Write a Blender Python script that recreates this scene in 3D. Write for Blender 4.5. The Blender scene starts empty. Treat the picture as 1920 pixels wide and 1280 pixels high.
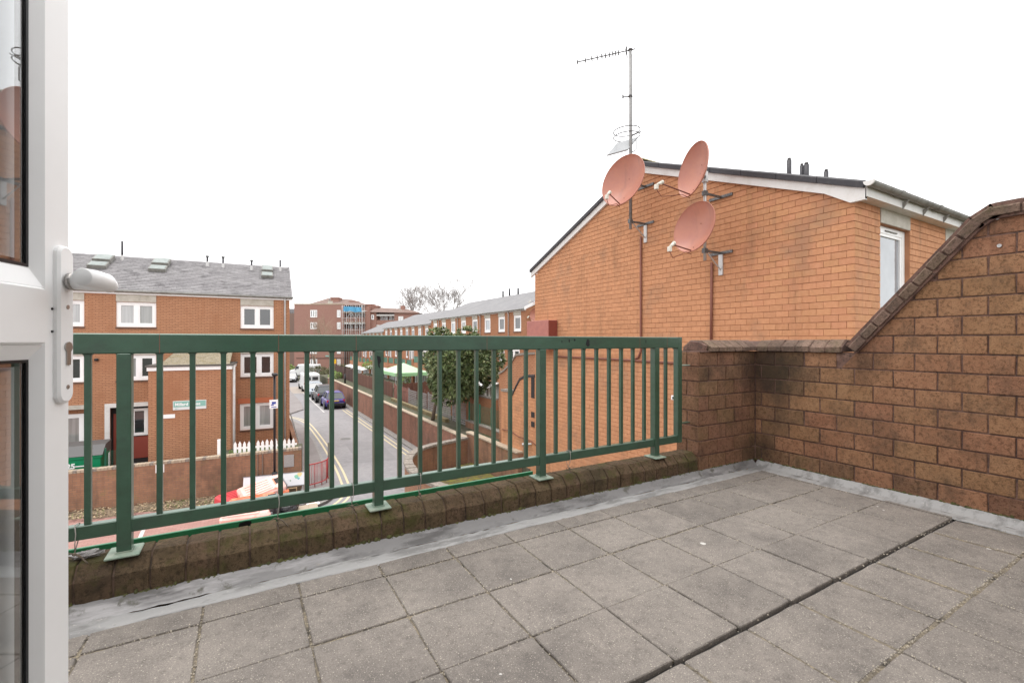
import bpy, math, random
from mathutils import Vector as V, Matrix as MX, Euler
random.seed(7)
S = bpy.context.scene; C = S.collection
PI = math.pi; R = math.radians

# ------------------------------------------------------------ camera, sky, sun, exposure
cam = bpy.data.cameras.new('camera'); co = bpy.data.objects.new('camera', cam); C.objects.link(co)
co.location = (0, 0, 0); co.rotation_euler = (R(90), 0, R(-30.24))
cam.sensor_width = 36; cam.lens = 16.07; cam.clip_start = .03; cam.clip_end = 2500
S.camera = co
w = bpy.data.worlds.new("World"); S.world = w; w.use_nodes = True
nt = w.node_tree; bg = nt.nodes['Background']
sky = nt.nodes.new('ShaderNodeTexSky'); sky.sky_type = 'NISHITA'; sky.sun_disc = False
sky.sun_elevation = R(80); sky.sun_rotation = R(245); sky.dust_density = 3
sc_ = nt.nodes.new('ShaderNodeVectorMath'); sc_.operation = 'SCALE'; sc_.inputs['Scale'].default_value = .1
mx = nt.nodes.new('ShaderNodeMix'); mx.data_type = 'RGBA'; mx.inputs[0].default_value = .93     # closed white cloud cover over the sky
mx.inputs[7].default_value = (.93, .925, .925, 1)
nt.links.new(sky.outputs[0], sc_.inputs[0]); nt.links.new(sc_.outputs[0], mx.inputs[6]); nt.links.new(mx.outputs[2], bg.inputs[0])
bg.inputs[1].default_value = 1.0
sl = bpy.data.lights.new('sun', 'SUN'); sl.energy = .7; sl.angle = R(35); sl.color = (1, .97, .93)
so = bpy.data.objects.new('sun', sl); C.objects.link(so)
sd = V((-.12, .10, 1)); so.rotation_euler = sd.to_track_quat('Z', 'Y').to_euler()
vs = S.view_settings; vs.view_transform = 'Standard'; vs.look = 'None'; vs.gamma = 1; vs.use_curve_mapping = False
vs.exposure = 1.12
S.cycles.max_bounces = 10; S.cycles.transmission_bounces = 10; S.cycles.transparent_max_bounces = 12

# ------------------------------------------------------------ materials
def s2l(c): return tuple((x/255/12.92 if x/255 <= .04045 else ((x/255+.055)/1.055)**2.4) for x in c)
class NT:
    def __init__(s, name):
        s.m = bpy.data.materials.new(name); s.m.use_nodes = True; s.t = s.m.node_tree; s.n = s.t.nodes; s.b = s.n['Principled BSDF']
        s.g = s.n.new('ShaderNodeNewGeometry')
    def l(s, a, b): s.t.links.new(a, b)
    def math(s, op, a, b=None, c=None, clamp=False):
        n = s.n.new('ShaderNodeMath'); n.operation = op; n.use_clamp = clamp
        for i, x in enumerate((a, b, c)):
            if x is None: continue
            if isinstance(x, (int, float)): n.inputs[i].default_value = x
            else: s.l(x, n.inputs[i])
        return n.outputs[0]
    def mix(s, f, a, b, mode='MIX'):
        n = s.n.new('ShaderNodeMix'); n.data_type = 'RGBA'; n.blend_type = mode
        for i, x in ((0, f), (6, a), (7, b)):
            if isinstance(x, (int, float)): n.inputs[i].default_value = x
            elif isinstance(x, tuple): n.inputs[i].default_value = (*x[:3], 1)
            else: s.l(x, n.inputs[i])
        return n.outputs[2]
    def noise(s, scale, detail=4, rough=.6, vec=None, stretch=None):
        n = s.n.new('ShaderNodeTexNoise'); n.inputs['Scale'].default_value = scale; n.inputs['Detail'].default_value = detail
        n.inputs['Roughness'].default_value = rough
        v = vec or s.g.outputs['Position']
        if stretch:
            q = s.n.new('ShaderNodeVectorMath'); q.operation = 'MULTIPLY'; s.l(v, q.inputs[0]); q.inputs[1].default_value = stretch; v = q.outputs[0]
        s.l(v, n.inputs['Vector']); return n.outputs[0]
    def ramp(s, f, lo, hi):
        n = s.n.new('ShaderNodeMapRange'); n.inputs[1].default_value = lo; n.inputs[2].default_value = hi; s.l(f, n.inputs[0]); return n.outputs[0]
    def voro(s, scale):
        n = s.n.new('ShaderNodeTexVoronoi'); n.inputs['Scale'].default_value = scale; s.l(s.g.outputs['Position'], n.inputs['Vector']); return n
    def bump(s, h, strength, dist=.01):
        n = s.n.new('ShaderNodeBump'); n.inputs['Strength'].default_value = strength; n.inputs['Distance'].default_value = dist
        s.l(h, n.inputs['Height']); s.l(n.outputs[0], s.b.inputs['Normal'])
def M(name, col, rough=.75, layers=(), bump=None, rnd=0, metal=0, spec=.4, hue=0, specks=None):
    """layers: (scale, colour, lo, hi[, stretch]); rnd: per-object brightness spread; specks: (scale, radius, colour)"""
    k = NT(name); c = (*col, 1)
    rgb = k.n.new('ShaderNodeRGB'); rgb.outputs[0].default_value = c; out = rgb.outputs[0]
    for L in layers:
        f = k.ramp(k.noise(L[0], 5, .65, stretch=L[4] if len(L) > 4 else None), L[2], L[3]); out = k.mix(f, out, L[1])
    if specks:
        for (sc, rad, cc) in specks:
            v = k.voro(sc); f = k.ramp(v.outputs['Distance'], rad, rad*.7); out = k.mix(f, out, cc)
    if rnd or hue:
        oi = k.n.new('ShaderNodeObjectInfo'); h = k.n.new('ShaderNodeHueSaturation')
        k.l(k.math('MULTIPLY_ADD', oi.outputs['Random'], 2*rnd, 1-rnd), h.inputs['Value'])
        if hue:
            wn = k.n.new('ShaderNodeTexWhiteNoise'); wn.noise_dimensions = '1D'; k.l(oi.outputs['Random'], wn.inputs['W'])
            k.l(k.math('MULTIPLY_ADD', wn.outputs[0], 2*hue, .5-hue), h.inputs['Hue'])
        k.l(out, h.inputs['Color']); out = h.outputs[0]
    k.l(out, k.b.inputs['Base Color'])
    k.b.inputs['Roughness'].default_value = rough; k.b.inputs['Metallic'].default_value = metal
    k.b.inputs['Specular IOR Level'].default_value = spec
    if bump: k.bump(k.noise(bump[0], 6, .7), bump[1], bump[2] if len(bump) > 2 else .01)
    return k.m
def BT(name, c1, c2, mort, bw=.235, bh=.078, msize=.011, dirt=None, soft=0, bstr=.5, horiz=False, light=None):
    """brickwork too far off to build: bonded by whichever way the wall faces"""
    k = NT(name); sx = k.n.new('ShaderNodeSeparateXYZ'); k.l(k.g.outputs['Position'], sx.inputs[0])
    sn = k.n.new('ShaderNodeSeparateXYZ'); k.l(k.g.outputs['True Normal'], sn.inputs[0])
    fy = k.math('GREATER_THAN', k.math('ABSOLUTE', sn.outputs[1]), .6)
    u = k.math('ADD', k.math('MULTIPLY', sx.outputs[0], fy), k.math('MULTIPLY', sx.outputs[1], k.math('SUBTRACT', 1., fy)))
    cb = k.n.new('ShaderNodeCombineXYZ')
    if horiz: k.l(sx.outputs[0], cb.inputs[0]); k.l(sx.outputs[1], cb.inputs[1])
    else: k.l(u, cb.inputs[0]); k.l(sx.outputs[2], cb.inputs[1])
    bt = k.n.new('ShaderNodeTexBrick'); k.l(cb.outputs[0], bt.inputs['Vector'])
    bt.inputs['Scale'].default_value = 1; bt.inputs['Brick Width'].default_value = bw; bt.inputs['Row Height'].default_value = bh
    bt.inputs['Mortar Size'].default_value = msize; bt.inputs['Mortar Smooth'].default_value = .3; bt.inputs['Bias'].default_value = 0
    for i, c in (('Color1', c1), ('Color2', c2), ('Mortar', mort)): bt.inputs[i].default_value = (*c, 1)
    out = bt.outputs['Color']
    f = k.ramp(k.noise(1.3, 5, .7), .35, .75); out = k.mix(k.math('MULTIPLY', f, .35), out, c2)
    f = k.ramp(k.noise(22, 4, .7), .3, .8); out = k.mix(k.math('MULTIPLY', f, .3), out, c1)
    if dirt:
        f = k.ramp(k.noise(.9, 5, .7, stretch=(1, 1, .5)), .48, .72); out = k.mix(k.math('MULTIPLY', f, .75), out, dirt)
        f = k.ramp(k.noise(5, 4, .7, stretch=(1, 1, .12)), .5, .8); out = k.mix(k.math('MULTIPLY', f, .5), out, dirt)
    if light:
        f = k.ramp(k.noise(2.2, 5, .7), .58, .75); out = k.mix(k.math('MULTIPLY', f, .6), out, light)
    k.l(out, k.b.inputs['Base Color']); k.b.inputs['Roughness'].default_value = .9; k.b.inputs['Specular IOR Level'].default_value = .25
    k.bump(k.math('SUBTRACT', k.math('MULTIPLY', k.noise(30), .4), bt.outputs['Fac']), bstr, .008)
    return k.m

m_white = M('white_upvc', (.92, .92, .915), .35, [(3, (.86, .86, .855), .45, .8)], bump=(60, .03))
m_wpaint = M('white_paint', (.72, .71, .69), .6, [(4, (.55, .53, .49), .5, .85), (30, (.62, .6, .56), .55, .8)], bump=(40, .1))
m_green = None
def green_paint():
    k = NT('green_gloss_paint'); a = (.013, .050, .027)
    f = k.ramp(k.noise(3.5, 5, .7, stretch=(1, 1, 2)), .4, .75); out = k.mix(f, a, (.026, .082, .050))
    f = k.ramp(k.noise(24, 6, .8), .64, .70); out = k.mix(f, out, (.010, .018, .014)); out = k.mix(k.math('MULTIPLY', k.ramp(k.noise(4, 6, .75), .52, .66), .65), out, (.012, .028, .020))
    f = k.ramp(k.noise(11, 6, .85), .66, .72); out = k.mix(k.math('MULTIPLY', f, .6), out, (.16, .24, .19))
    k.l(out, k.b.inputs['Base Color']); k.b.inputs['Roughness'].default_value = .42
    k.b.inputs['Specular IOR Level'].default_value = .8; k.b.inputs['Coat Weight'].default_value = .6; k.b.inputs['Coat Roughness'].default_value = .22; k.b.inputs['Sheen Weight'].default_value = .08; k.b.inputs['Coat Tint'].default_value = (.72, .92, .78, 1)
    k.bump(k.noise(45, 4, .6), .12, .004); return k.m
m_green = green_paint()
m_plate = M('worn_green_plate', (.20, .27, .21), .6, [(14, (.33, .36, .29), .45, .7), (50, (.08, .10, .07), .62, .72)], bump=(50, .3, .004))
m_fascia = M('bright_green_fascia', (.02, .20, .085), .3, [(9, (.015, .13, .06), .5, .8)], spec=.7)
m_chip = M('bare_black_metal', (.008, .008, .01), .5)
# terrace brick: brown, dirty, rough
def terrace_brick(name, base, alt, dark, moss=.0, rnd=.07, top=None):
    k = NT(name)
    oi = k.n.new('ShaderNodeObjectInfo')
    out = k.mix(k.ramp(k.noise(9, 4, .7), .35, .7), base, alt)
    out = k.mix(k.math('MULTIPLY', k.ramp(k.noise(48, 6, .8), .5, .6), .8), out, tuple(x*.45 for x in base))
    out = k.mix(k.math('MULTIPLY', k.ramp(k.noise(160, 3, .7), .6, .72), .45), out, tuple(min(1, x*1.7) for x in alt))
    out = k.mix(k.math('MULTIPLY', k.ramp(k.noise(2.3, 6, .72), .5, .70), .62), out, dark)
    out = k.mix(k.math('MULTIPLY', k.ramp(k.noise(14, 5, .75, stretch=(1, 1, .25)), .54, .72), .6), out, dark)
    if moss:
        out = k.mix(k.math('MULTIPLY', k.ramp(k.noise(5, 5, .7), .5, .66), moss), out, (.062, .066, .016))
        out = k.mix(k.ramp(k.noise(42, 5, .8), .70, .76), out, (.36, .36, .31))
    for (c, r0) in (((4.3, 2.52, -.28), .34), ((4.3, 1.78, -.2), .17), ((3.6, 2.66, -.3), .14), ((4.25, 2.6, -1.05), .2)):     # black damp stains
        d = k.n.new('ShaderNodeVectorMath'); d.operation = 'DISTANCE'; k.l(k.g.outputs['Position'], d.inputs[0]); d.inputs[1].default_value = c
        f = k.math('ADD', d.outputs['Value'], k.math('MULTIPLY', k.noise(7, 5, .75), .36)); out = k.mix(k.math('MULTIPLY', k.ramp(f, r0+.2, r0-.02), .8), out, (.04, .030, .022))
    h = k.n.new('ShaderNodeHueSaturation'); k.l(out, h.inputs['Color'])
    k.l(k.math('MULTIPLY_ADD', oi.outputs['Random'], 2*rnd, 1-rnd), h.inputs['Value'])
    wn = k.n.new('ShaderNodeTexWhiteNoise'); wn.noise_dimensions = '1D'; k.l(oi.outputs['Random'], wn.inputs['W'])
    k.l(k.math('MULTIPLY_ADD', wn.outputs[0], .016, .492), h.inputs['Hue'])
    k.l(h.outputs[0], k.b.inputs['Base Color'])
    k.b.inputs['Roughness'].default_value = .92; k.b.inputs['Specular IOR Level'].default_value = .2
    k.bump(k.math('ADD', k.noise(75, 6, .75), k.math('MULTIPLY', k.noise(190, 3, .7), .5)), .95, .009)
    return k.m
m_tb = terrace_brick('rough_brown_brick', (.295, .150, .082), (.37, .20, .112), (.105, .07, .048))
m_tbd = terrace_brick('stained_brown_brick', (.21, .112, .066), (.27, .15, .09), (.06, .043, .033), moss=.2)
m_cop = terrace_brick('mossy_coping_brick', (.092, .064, .036), (.15, .10, .062), (.035, .028, .018), moss=.85)
m_copr = terrace_brick('grey_brown_coping_brick', (.165, .110, .082), (.25, .165, .125), (.075, .06, .05), moss=.3)
m_mort = M('pink_mortar', (.20, .115, .088), .95, [(8, (.11, .062, .05), .4, .6), (50, (.07, .05, .04), .5, .65), (5, (.27, .165, .125), .6, .72)], bump=(90, .8, .006))
m_mortd = M('dark_mortar', (.15, .09, .07), .95, [(8, (.08, .05, .04), .4, .65), (25, (.26, .17, .13), .62, .75)], bump=(90, .8, .006))
m_ob = M('orange_brick', (.53, .262, .138), .88, [(.55, (.46, .225, .115), .45, .75), (12, (.60, .31, .175), .45, .75), (90, (.40, .19, .10), .58, .75), (2.2, (.36, .19, .105), .54, .74, (1, 1, .16)), (.8, (.40, .22, .13), .55, .7)], bump=(60, .3, .004), rnd=.055, hue=.004, spec=.25)
# joined bricks past the single ones: tone changes from brick to brick by island
def islands(m, amt):
    k = m.node_tree; g = [n for n in k.nodes if n.type == 'NEW_GEOMETRY'][0]; b = k.nodes['Principled BSDF']
    src = b.inputs['Base Color'].links[0].from_socket; h = k.nodes.new('ShaderNodeHueSaturation')
    mm = k.nodes.new('ShaderNodeMath'); mm.operation = 'MULTIPLY_ADD'; k.links.new(g.outputs['Random Per Island'], mm.inputs[0])
    mm.inputs[1].default_value = 2*amt; mm.inputs[2].default_value = 1-amt; k.links.new(mm.outputs[0], h.inputs['Value'])
    k.links.new(src, h.inputs['Color']); k.links.new(h.outputs[0], b.inputs['Base Color']); return m
m_obs = islands(M('orange_brick_run', (.53, .262, .138), .88, [(.55, (.46, .225, .115), .45, .75), (12, (.60, .31, .175), .45, .75), (90, (.40, .19, .10), .58, .75), (2.2, (.36, .19, .105), .54, .74, (1, 1, .16)), (.8, (.40, .22, .13), .55, .7)], spec=.25), .065)
m_omort = M('brown_joint', (.44, .215, .12), .95, [(3, (.34, .16, .09), .4, .7)], bump=(80, .5, .005))
m_bt_left = BT('orange_brickwork', (.52, .265, .15), (.43, .213, .12), (.24, .13, .08), .23, .077, .014, dirt=(.33, .145, .075))
m_bt_ter = BT('orange_brickwork_terrace', (.44, .205, .11), (.36, .165, .09), (.30, .16, .10), .23, .077, .010)
m_bt_wall = BT('old_road_wall_brickwork', (.34, .16, .105), (.25, .12, .085), (.22, .14, .11), .23, .077, .012, dirt=(.10, .07, .055), light=(.42, .24, .19))
m_bt_gard = BT('stained_garden_brickwork', (.37, .195, .115), (.28, .15, .095), (.25, .16, .12), .23, .077, .012, dirt=(.085, .062, .048), light=(.22, .19, .08))
m_bt_flat = BT('hazed_red_brickwork', (.36, .195, .155), (.31, .165, .13), (.32, .21, .175), .23, .077, .010)  # brick colours paled to put distance haze into them
m_bt_home = BT('brown_brickwork', (.27, .128, .058), (.33, .165, .082), (.25, .14, .10), .26, .1325, .012)
m_pink = BT('red_block_paving', (.40, .235, .205), (.33, .18, .155), (.24, .15, .13), .22, .11, .008, light=(.46, .34, .30), horiz=True, bstr=.2)
m_slab = None
def slab_mat():
    k = NT('concrete_paving'); a = (.222, .196, .174)
    out = k.mix(k.ramp(k.noise(3.2, 7, .75), .40, .64), a, (.140, .125, .113))
    out = k.mix(k.math('MULTIPLY', k.ramp(k.noise(1.4, 5, .7), .48, .66), .6), out, (.26, .232, .205))
    out = k.mix(k.math('MULTIPLY', k.ramp(k.noise(20, 6, .8), .5, .66), .6), out, (.09, .08, .072))
    out = k.mix(k.math('MULTIPLY', k.ramp(k.noise(150, 4, .85), .48, .64), .6), out, (.10, .088, .08))
    out = k.mix(k.math('MULTIPLY', k.ramp(k.noise(190, 3, .85), .56, .66), .55), out, (.48, .43, .37))
    v = k.voro(75); out = k.mix(k.math('MULTIPLY', k.ramp(v.outputs['Distance'], .2, .1), .55), out, (.58, .52, .44))
    # pale lichen and dropping spots
    v = k.voro(4.2); j = k.math('ADD', v.outputs['Distance'], k.math('MULTIPLY', k.noise(40, 4, .7), .09))
    sz = k.n.new('ShaderNodeSeparateColor'); k.l(v.outputs['Color'], sz.inputs[0])
    f = k.math('LESS_THAN', j, k.math('MULTIPLY_ADD', sz.outputs[0], .085, .036)); out = k.mix(k.math('MULTIPLY', f, .8), out, (.60, .58, .55))
    v = k.voro(13); sz = k.n.new('ShaderNodeSeparateColor'); k.l(v.outputs['Color'], sz.inputs[0])
    f = k.math('LESS_THAN', k.math('ADD', v.outputs['Distance'], k.math('MULTIPLY', k.noise(70, 3, .7), .1)), k.math('MULTIPLY_ADD', sz.outputs[1], .13, .0))
    out = k.mix(k.math('MULTIPLY', f, .4), out, (.46, .43, .40))
    oi = k.n.new('ShaderNodeObjectInfo'); h = k.n.new('ShaderNodeHueSaturation'); k.l(out, h.inputs['Color'])
    k.l(k.math('MULTIPLY_ADD', oi.outputs['Random'], .12, .97), h.inputs['Value']); k.l(h.outputs[0], k.b.inputs['Base Color'])
    k.b.inputs['Roughness'].default_value = .9; k.b.inputs['Specular IOR Level'].default_value = .25
    k.bump(k.math('ADD', k.noise(240, 4, .8), k.math('MULTIPLY', k.noise(30, 4, .6), .8)), .5, .003); return k.m
m_slab = slab_mat()
m_grit = M('gritty_joint_sand', (.21, .178, .135), .95, [(60, (.36, .30, .21), .5, .62), (9, (.05, .045, .04), .5, .65)], bump=(120, 1, .01))
m_lead = M('weathered_grey_flashing', (.19, .184, .182), .6, [(5, (.095, .09, .088), .46, .62, (.6, 2, 2)), (3.2, (.33, .32, .32), .54, .68, (.5, 3, 3)), (40, (.26, .24, .22), .62, .74), (9, (.10, .095, .08), .58, .66)], bump=(30, .5, .006))
m_leadw = M('whitened_flashing_face', (.31, .305, .30), .6, [(6, (.19, .185, .18), .48, .62, (.6, 2, 2)), (60, (.40, .38, .36), .6, .72), (11, (.19, .18, .17), .66, .74)], bump=(30, .4, .006))
m_moss = M('green_black_moss', (.060, .062, .022), .95, [(30, (.12, .115, .035), .45, .65), (60, (.02, .02, .012), .5, .7)], bump=(80, 1, .01))
m_black = M('black_plastic', (.015, .015, .017), .35)
m_bag = M('black_bin_liner', (.010, .010, .013), .25, bump=(18, .6, .03), spec=.7)
m_rub = M('tyre_rubber', (.012, .012, .013), .8)
m_glass = None
def pane(name, col, rough=.04, cur=None):
    k = NT(name)
    out = k.mix(k.ramp(k.noise(1.1, 3, .5), .3, .7), col, tuple(x*.6 for x in col))
    if cur: out = k.mix(k.ramp(k.noise(9, 2, .5, stretch=(1, 1, .04)), .4, .6), cur, tuple(x*.78 for x in cur))
    k.l(out, k.b.inputs['Base Color']); k.b.inputs['Roughness'].default_value = rough; k.b.inputs['Specular IOR Level'].default_value = 1.0
    k.b.inputs['IOR'].default_value = 1.6; return k.m
m_gl = pane('dark_window_pane', (.045, .05, .055)); m_glc = pane('curtained_window_pane', (.3, .3, .3), cur=(.42, .43, .43))
m_glb = pane('blind_window_pane', (.26, .27, .27), cur=(.30, .31, .30))
m_glsky = pane('painted_sky_pane', (.42, .46, .50), .03)  # pale blue-grey base colour stands in for reflected sky
m_cglass = pane('car_glass', (.05, .06, .065), .03)
m_slate = islands(M('grey_slate', (.225, .215, .218), .7, [(.7, (.18, .17, .175), .45, .65), (6, (.29, .275, .27), .55, .75), (1.6, (.12, .112, .115), .55, .66)], spec=.35, bump=(30, .3)), .13)
m_roofg = islands(M('pale_grey_roof_slate', (.205, .20, .205), .7, [(.6, (.17, .165, .17), .4, .7), (3, (.25, .24, .235), .5, .7)]), .07)
m_verge = M('charcoal_ridge_tile', (.040, .038, .044), .5, [(8, (.07, .066, .07), .5, .8)], bump=(40, .2))
m_stone = M('cream_concrete', (.52, .49, .43), .85, [(5, (.40, .37, .31), .4, .7), (2, (.30, .29, .25), .6, .8, (1, 1, .3))], bump=(50, .4))
m_gut = M('weathered_grey_gutter', (.24, .235, .215), .6, [(5, (.14, .135, .12), .45, .7), (14, (.34, .33, .3), .6, .8)], bump=(30, .2))
m_sill = M('brown_sill', (.17, .095, .07), .8, [(8, (.10, .07, .05), .4, .7)])
m_dish = M('terracotta_dish_paint', (.43, .175, .115), .42, [(2.5, (.38, .15, .11), .4, .7), (4, (.33, .14, .10), .56, .75, (1, 1, .15)), (50, (.42, .16, .12), .66, .74)], spec=.5)
m_dishd = M('dark_red_metal', (.15, .045, .03), .5)
m_galv = M('galvanised_steel', (.52, .51, .50), .4, [(9, (.42, .41, .40), .5, .7), (40, (.28, .16, .10), .68, .75)], metal=.35)
m_mast = M('dull_mast_steel', (.27, .265, .26), .5, [(9, (.18, .17, .16), .5, .7)])
m_dgal = M('dark_steel', (.12, .12, .12), .45, [(20, (.28, .28, .28), .5, .7)], metal=.5)
m_alu = M('dull_aluminium', (.10, .095, .095), .4, metal=.5)
m_lnb = M('cream_plastic', (.66, .64, .56), .5)
m_conduit = M('brown_conduit', (.20, .075, .05), .6)
m_mbox = M('red_brown_painted_metal', (.42, .165, .135), .5, [(6, (.36, .14, .12), .4, .7)])
m_mboxd = M('shaded_red_brown_metal', (.22, .055, .04), .5)
m_asph = M('asphalt', (.285, .272, .276), .9, [(.35, (.235, .225, .23), .4, .65), (4, (.32, .305, .308), .45, .75), (90, (.13, .125, .125), .55, .72), (.9, (.21, .20, .203), .62, .7)], bump=(110, .4, .006))
m_pave = M('grey_pavement', (.25, .225, .218), .9, [(.8, (.20, .175, .17), .4, .7), (12, (.29, .265, .255), .5, .75)], bump=(70, .4, .006))
m_kerb = M('kerb_stone', (.30, .285, .27), .9, [(6, (.2, .19, .18), .45, .7)], bump=(60, .4))
m_yline = M('faded_yellow_paint', (.60, .52, .34), .8, [(7, (.40, .34, .24), .55, .75)])
m_wline = M('worn_white_paint', (.60, .58, .56), .8, [(14, (.32, .29, .27), .52, .68)])
m_soil = M('leaf_strewn_soil', (.17, .125, .085), .95, [(12, (.29, .22, .15), .45, .65), (2, (.085, .10, .035), .55, .72), (60, (.36, .29, .2), .62, .72)], bump=(30, 1, .04))
m_gsoil = M('garden_ground', (.11, .10, .07), .95, [(2, (.06, .08, .03), .45, .65)], bump=(12, 1, .05))
m_copc = M('pale_coping', (.46, .38, .28), .85, [(3, (.33, .26, .2), .4, .7), (15, (.2, .17, .14), .58, .75)], bump=(40, .4))
m_copd = M('grey_crumbling_coping', (.25, .22, .19), .9, [(9, (.42, .36, .31), .5, .7), (20, (.11, .09, .07), .55, .7)], bump=(40, .8, .02))
m_fenc = M('brown_fence_board', (.155, .068, .045), .8, [(3, (.11, .045, .03), .4, .7, (3, 3, .3))], rnd=.2, bump=(25, .3))
m_latt = M('grey_fence_board', (.27, .255, .25), .85, [(5, (.2, .19, .19), .4, .7)], rnd=.1)
m_gmesh = M('green_fence_wire', (.03, .16, .10), .5)
m_binp = M('green_bin_paint', (.0, .235, .095), .4, [(2, (.0, .19, .08), .4, .7)])
m_red = M('red_painted_rail', (.42, .05, .05), .45)
m_bar1 = M('faded_pink_barrier_plastic', (.82, .42, .36), .45, [(1.5, (.86, .58, .52), .35, .6), (3, (.80, .22, .13), .58, .70)])
m_bar2 = M('orange_red_barrier_plastic', (.78, .19, .08), .45, [(2, (.80, .32, .2), .4, .6)])
m_bar3 = M('crimson_barrier_plastic', (.60, .07, .08), .45)
m_wb = M('whiteboard', (.74, .75, .77), .25)
m_grey = M('mid_grey', (.22, .22, .23), .6); m_wood = M('pale_wood', (.60, .42, .24), .7)
m_card = M('cardboard', (.40, .33, .25), .8)
m_tarp = M('blue_tarpaulin', (.08, .32, .52), .4, bump=(4, .6, .05))
m_teal = M('pale_green_balcony_panel', (.13, .27, .20), .5); m_tealb = M('teal_balcony_panel', (.03, .22, .24), .5)
m_roofr = M('brown_tiled_roof', (.22, .15, .125), .85, [(1, (.17, .115, .10), .4, .7)], bump=(5, .4, .04))
m_dark = M('shadowed_interior', (.03, .028, .028), .8)  # near-black colour standing in for shade inside openings
m_doorr = M('brick_red_door_paint', (.30, .065, .045), .5)
m_bark = M('grey_brown_bark', (.19, .145, .115), .9, bump=(20, .8, .02)); m_twig = M('bare_twigs', (.27, .24, .225), .9)
m_leafd = islands(M('dark_loquat_leaf', (.085, .125, .045), .5, [(1.2, (.17, .21, .09), .4, .7)], spec=.4), .6)
m_leafp = islands(M('pale_new_leaf', (.50, .52, .30), .6), .35)
m_hedge = islands(M('olive_hedge_leaf', (.14, .14, .07), .8), .4); m_lime = islands(M('bright_green_shrub_leaf', (.20, .30, .07), .7), .4)
m_tent = M('mint_green_canvas', (.45, .66, .42), .7)
m_cwall = M('white_render', (.70, .70, .69), .8, [(2, (.55, .55, .53), .45, .7)])
m_blue = M('blue_sign_ink', (.03, .06, .35), .5); m_signg = M('mint_sign_face', (.25, .48, .42), .5); m_yel = M('yellow_board', (.85, .50, .02), .5)
m_plastic = M('clear_grey_wrap', (.38, .36, .35), .3, bump=(30, 1, .02)); m_string = M('grubby_string', (.15, .12, .09), .9); m_strw = M('pale_string', (.34, .32, .29), .9)
m_steel = M('satin_nickel', (.42, .40, .38), .3, metal=.8)
m_pvc = M('grey_pvc_pipe', (.50, .48, .47), .5, [(4, (.4, .36, .33), .4, .7)])
def carpaint(n, c): return M(n, c, .25, [(2, tuple(x*.8 for x in c), .4, .7)], spec=.8)

# ------------------------------------------------------------ mesh building
W = {}     # world matrix of every root
class B:
    def __init__(s): s.v = []; s.f = []; s.sm = False
    def add(s, vs, fs, T=None):
        n = len(s.v); s.v += [tuple(T @ V(p)) if T else tuple(p) for p in vs]; s.f += [tuple(n+i for i in f) for f in fs]; return s
    def box(s, a, b, T=None):
        (x0, y0, z0), (x1, y1, z1) = a, b
        return s.add([(x0, y0, z0), (x1, y0, z0), (x1, y1, z0), (x0, y1, z0), (x0, y0, z1), (x1, y0, z1), (x1, y1, z1), (x0, y1, z1)],
                     [(0, 3, 2, 1), (4, 5, 6, 7), (0, 1, 5, 4), (1, 2, 6, 5), (2, 3, 7, 6), (3, 0, 4, 7)], T)
    def bbox(s, a, b, c=.01, T=None):     # box with all edges along its three axes chamfered
        (x0, y0, z0), (x1, y1, z1) = a, b; vs = []; 
        for (z, k) in ((z0, c), (z0+c, 0), (z1-c, 0), (z1, c)):
            q = c+k
            vs += [(x0+q, y0+k, z), (x1-q, y0+k, z), (x1-k, y0+q, z), (x1-k, y1-q, z), (x1-q, y1-k, z), (x0+q, y1-k, z), (x0+k, y1-q, z), (x0+k, y0+q, z)]
        fs = [tuple(range(7, -1, -1)), tuple(range(24, 32))]
        for r in range(3):
            for i in range(8): fs.append((r*8+i, r*8+(i+1) % 8, r*8+8+(i+1) % 8, r*8+8+i))
        return s.add(vs, fs, T)
    def prism(s, poly, axis, a, b, T=None):   # polygon in the other two axes, extruded along axis from a to b
        n = len(poly); mk = {'x': lambda p, t: (t, p[0], p[1]), 'y': lambda p, t: (p[0], t, p[1]), 'z': lambda p, t: (p[0], p[1], t)}[axis]
        return s.add([mk(p, a) for p in poly]+[mk(p, b) for p in poly],
                     [tuple(range(n))[::-1], tuple(range(n, 2*n))]+[(i, (i+1) % n, n+(i+1) % n, n+i) for i in range(n)], T)
    def tube(s, pts, r, n=8, T=None, cap=True):
        pts = [V(p) for p in pts]; rs = r if isinstance(r, (list, tuple)) else [r]*len(pts); vs = []; up = None
        for i, p in enumerate(pts):
            d = (pts[min(i+1, len(pts)-1)]-pts[max(i-1, 0)]); d = d.normalized() if d.length > 1e-9 else V((0, 0, 1))
            if up is None: up = d.orthogonal().normalized()
            up = (up-d*up.dot(d)); up = up.normalized() if up.length > 1e-6 else d.orthogonal().normalized()
            sd_ = d.cross(up)
            for k in range(n):
                a = 2*PI*k/n; vs.append(p+(up*math.cos(a)+sd_*math.sin(a))*rs[i])
        fs = [(i*n+k, i*n+(k+1) % n, (i+1)*n+(k+1) % n, (i+1)*n+k) for i in range(len(pts)-1) for k in range(n)]
        if cap: fs += [tuple(range(n))[::-1], tuple(range((len(pts)-1)*n, len(pts)*n))]
        return s.add(vs, fs, T)
    def lathe(s, prof, n=20, T=None):         # profile (r, z)
        vs = [(r*math.cos(2*PI*k/n), r*math.sin(2*PI*k/n), z) for r, z in prof for k in range(n)]
        fs = [(i*n+k, i*n+(k+1) % n, (i+1)*n+(k+1) % n, (i+1)*n+k) for i in range(len(prof)-1) for k in range(n)]
        return s.add(vs, fs, T)
    def quad(s, *p): return s.add(p, [tuple(range(len(p)))])
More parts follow.
